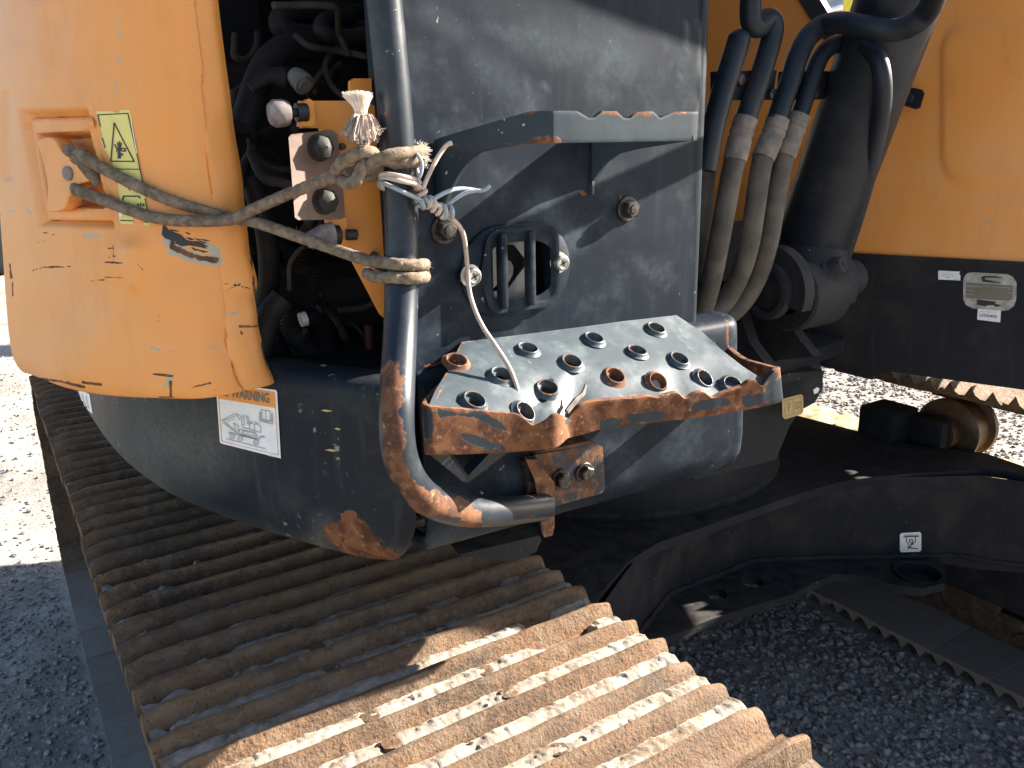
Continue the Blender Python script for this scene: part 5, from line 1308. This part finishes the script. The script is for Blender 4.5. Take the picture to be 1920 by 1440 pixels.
# loops of the knot
K1 = [(682, 262, .712), (682, 285, .712), (680, 300, .708), (676, 316, .704), (672, 330, .702), (664, 341, .704), (650, 343, .712), (640, 338, .722)]
K2 = [(628, 325, .725), (640, 305, .712), (660, 293, .705), (682, 284, .700), (700, 288, .702), (706, 302, .708), (698, 314, .716), (680, 322, .722)]
K3 = [(676, 326, .726), (695, 330, .726), (710, 318, .722), (712, 300, .716)]
for K in (K1, K2, K3): add_rope(pathpix(K, 9))
# dark bight behind the handle
add_rope([p for p in smooth([dpt(126, 283, -.002)[:], dpt(140, 284, .004)[:], dpt(155, 297, .004)[:], dpt(168, 318, .002)[:], dpt(180, 345, -.004)[:]], 8)], .0062)
ROPE = RP.ob('rope', 'rope', None, angle=80)
tag(ROPE, 'grimy braided rope tied from the orange door latch to the black handrail', 'rope')
# frayed end
fr = MB(); base_ = ony(680, 228, .710)
for k in range(420):
    a = rng.uniform(0, 2*pi); sp_ = rng.random()**.5; dx = cos(a)*sp_; dy = sin(a)*sp_
    tip = ony(668+30*dx+2, 176+rng.uniform(-4, 5)-4*(1-abs(dx)), .710+.022*dy)
    b = base_+Vector((rng.normal(0, .0018), rng.normal(0, .0018), rng.normal(0, .001)))
    m_ = b.lerp(tip, .5)+Vector((0, 0, .0)); m_ = m_.lerp(ony(680, 205, .71), .25)
    fr.tube(smooth([b[:], m_[:], tip[:]], 3), .00042, 3, False)
fr.ob('frayed_tuft', 'fray', ROPE, smooth=False)
fr = MB()
for k in range(170):
    a = rng.uniform(0, 2*pi); sp_ = .35+.65*rng.random(); dx = cos(a)*sp_; dy = sin(a)*sp_; drop = rng.uniform(.35, 1)
    b = base_+Vector((rng.normal(0, .0022), rng.normal(0, .0022), rng.normal(0, .001)))
    p1 = ony(680+19*dx, 216+rng.uniform(-2, 4), .710+.018*dy); p2 = ony(679+36*dx+rng.normal(0, 2), 224+30*drop, .708+.024*dy); p3 = ony(679+40*dx+rng.normal(0, 3), 230+40*drop*(1 if abs(dx) < .7 else .5), .708+.026*dy)
    fr.tube(smooth([b[:], p1[:], p2[:], p3[:]], 3), [.0006]*9+[.0009], 4, True)
fr.ob('frayed_strands', 'fray2', ROPE, smooth=False)
# fuzz on the turns in the sun
fz = MB()
for k in range(260):
    P = v1 if k % 2 else v3; p = Vector(P[rng.integers(len(P)//2, len(P))]); c = tubeat(p.z); o_ = (p-Vector((c[0], c[1], p.z))).normalized()
    t = rng.uniform(0, 2*pi); q_ = p+o_*.0052*cos(t)+Vector((0, 0, .0052*sin(t))); e_ = q_+(q_-p).normalized()*rng.uniform(.0015, .004)+Vector(rng.normal(0, .001, 3))
    fz.tube([q_, e_], [.0004, .0003], 3, False)
fz.ob('rope_fuzz', 'fray', ROPE, smooth=False)

fz = MB(); allp = [Vector(p) for p in ptsA]+[Vector(p) for p in smooth([p[:] for p in B], 6)]
for k in range(900):
    p = allp[rng.integers(0, len(allp))]; dr_ = Vector(rng.normal(0, 1, 3)).normalized(); q_ = p+dr_*.0052; fz.tube([q_, q_+dr_*rng.uniform(.0008, .0028)+Vector(rng.normal(0, .001, 3))], [.00028, .0002], 3, False)
fz.ob('rope_fibres', 'rope', ROPE, smooth=False)

# ================================================================== wires round the rail
WR = MB(); wr = .0021
def w(L, m=0, r=wr, n=8): WR.tube(pathpix(L, n), r, 9, True, m)
yf = .688
w([(727, 352, .722), (716, 348, .716), (713, 331, .705), (722, 326, .698), (750, 330, yf), (775, 335, yf), (790, 345, .694), (797, 358, .70)])
w([(728, 356, .722), (718, 352, .716), (715, 337, .705), (724, 333, .697), (750, 339, yf-.002), (780, 346, yf-.002), (788, 352, .69)])
w([(722, 356, .722), (713, 350, .716), (711, 342, .706), (722, 345, .698), (752, 358, yf), (782, 372, yf), (800, 381, .69)], 1)
w([(773, 280, .705), (784, 292, .69), (791, 306, .685), (790, 322, .685), (784, 338, .688), (787, 352, .69)], 1, .0017)
w([(782, 316, .70), (784, 330, .695), (787, 345, .69)], 0, .0017)
w([(792, 356, .69), (802, 332, .69), (818, 300, .69), (828, 284, .69), (838, 272, .688), (848, 268, .686)])
w([(808, 377, .688), (825, 366, .688), (845, 357, .690), (862, 354, .692), (880, 355, .692), (900, 358, .69), (912, 354, .688), (918, 348, .688)], 1)
w([(830, 400, .69), (838, 386, .69), (855, 372, .69), (875, 361, .69), (895, 357, .69)], 1)
def coil(p0, p1, turns, R, m=0):
    a, b = Vector(ony(*p0)), Vector(ony(*p1)); t = (b-a).normalized(); u = t.orthogonal().normalized(); v = t.cross(u); n = int(turns*14)
    WR.tube([a.lerp(b, k/n)+(u*cos(2*pi*turns*k/n)+v*sin(2*pi*turns*k/n))*R for k in range(n+1)], wr, 8, True, m)
coil((788, 350, .69), (792, 372, .69), 1.6, .0042); coil((785, 384, .69), (812, 376, .69), 2.6, .0040, 1); coil((800, 378, .69), (838, 404, .69), 4.2, .0042); coil((826, 396, .69), (846, 398, .69), 1.6, .006, 1)
w([(786, 386, .70), (800, 387, .69), (818, 384, .686), (830, 392, .688)])
w([(834, 402, .69), (850, 413, .692), (862, 426, .70), (870, 445, .712), (874, 475, .722), (877, 510, .728), (880, 545, .728), (890, 580, .722), (905, 612, .712), (925, 642, .70), (945, 672, .69), (960, 700, .684), (970, 730, .678), (974, 755, .668), (970, 772, .660), (965, 790, .655)], 0, .0024, 10)
WIRE = WR.ob('scrap_wire', ['wire', 'wire2'], None, angle=80)
tag(WIRE, 'tan and grey scrap wire twisted round the handrail and hanging into the lower step', 'wire')

# ================================================================== beyond the machine
# parked machine seen past the door's edge
def pk_machine():
    g = onz(8, 522, 0); L = ray(8, 522); ex = Vector((L.x, L.y, 0)).normalized(); side = Vector((ex.y, -ex.x, 0)); o0 = Vector((g.x, g.y, 0))+ex*.4-side*1.1
    E_ = empty('parked_excavator', o0, 'dark tracked machine with orange and white body parked behind the excavator', 'machine')
    def bx(name, s0, s1, d0, d1, z0, z1, mat, bev=.05):
        mb = MB(); mb.box((s0, d0, z0), (s1, d1, z1), bev=bev)
        mb.V = [o0+side*v.x+ex*v.y+Vector((0, 0, v.z)) for v in mb.V]; mb.ob(name, mat, E_)
    bx('track', -1.8, 1.4, -.3, .4, 0, .95, 'frame', .3); bx('track', -1.8, 1.4, 1.9, 2.5, 0, .95, 'frame', .3)
    bx('lower_frame', -1.2, .9, 0, 2.2, .95, 1.3, 'black'); bx('side_box', -1.6, 1.35, -.2, 2.3, 1.3, 1.9, 'd_grey'); bx('body', -1.7, 1.3, -.1, 2.2, 1.9, 2.25, 'd_tan'); bx('name_band', -1.7, 1.32, -.12, 2.2, 2.25, 2.6, 'dark'); bx('hood', -1.7, 1.3, -.1, 2.2, 2.6, 3.0, 'orange')
    bx('counterweight', -2.1, -1.7, .1, 2.0, 1.3, 2.6, 'dark', .12)
pk_machine()
# pale gravel heap and yellow machine seen through the gap beside the cab wall
c = ray(1600, 15); hc = Vector((c.x, c.y, 0)).normalized()*17
V = []; nr_, na_ = 26, 60
for i in range(nr_):
    for k in range(na_):
        r = 6.0*i/(nr_-1); a = 2*pi*k/na_; x, y = hc.x+r*cos(a), hc.y+r*sin(a); V.append((x, y, max(-.3, 4.7*(1-i/(nr_-1))**.9+fbm((x, y, 0), .9)*.35-.2)))
F = [(i*na_+k, i*na_+(k+1) % na_, (i+1)*na_+(k+1) % na_, (i+1)*na_+k) for i in range(nr_-1) for k in range(na_)]
mp = mob('gravel_heap', V, F, plain('pale_heap_gravel', (.50, .47, .42), .95, var=.3, sc=3, bump=.8)); tag(mp, 'pale heap of gravel far behind the cab', 'gravel heap')
hb = Vector((c.x, c.y, 0)).normalized()*10; sd_ = Vector((c.y, -c.x, 0)).normalized()
YEL = empty('yellow_loader', hb, 'yellow machine glimpsed through the gap beside the orange cab wall', 'loader')
def yb(name, s0, s1, d0, d1, z0, z1, mat, bev=.05):
    mb = MB(); mb.box((s0, d0, z0), (s1, d1, z1), bev=bev); e_ = Vector((c.x, c.y, 0)).normalized()
    mb.V = [hb+sd_*v.x+e_*v.y+Vector((0, 0, v.z)) for v in mb.V]; mb.ob(name, mat, YEL)
mb = MB(); mc = hb+sd_*.26; u_ = Vector((.95, .3, 0)); n2 = Vector((-.3, .95, 0))
mb.prism([mc-u_*.24+Vector((0, 0, 1.2)), mc+u_*.24+Vector((0, 0, 1.2)), mc+u_*.24+n2*.3+Vector((0, 0, 1.2)), mc-u_*.24+n2*.3+Vector((0, 0, 1.2))], (0, 0, 3.2)); mb.ob('mast', 'yellow', YEL)
yb('body', .1, 2.6, -.2, 1.4, .7, 1.9, 'yellow', .12); yb('cab_frame', 1.0, 2.2, 0, 1.2, 1.9, 3.1, 'black', .1)
for (s0, d0) in ((.5, -.3), (2.0, -.3), (.5, 1.2), (2.0, 1.2)):
    mb = MB(); e_ = Vector((c.x, c.y, 0)).normalized(); p = hb+sd_*s0+e_*d0+Vector((0, 0, .6)); mb.lathe(p, e_, [(0, 0), (.3, 0), (.34, .03), (.58, .03), (.6, .08), (.6, .25), (.58, .3), (.3, .3), (0, .28)], 28); mb.ob('wheel', 'black', YEL)
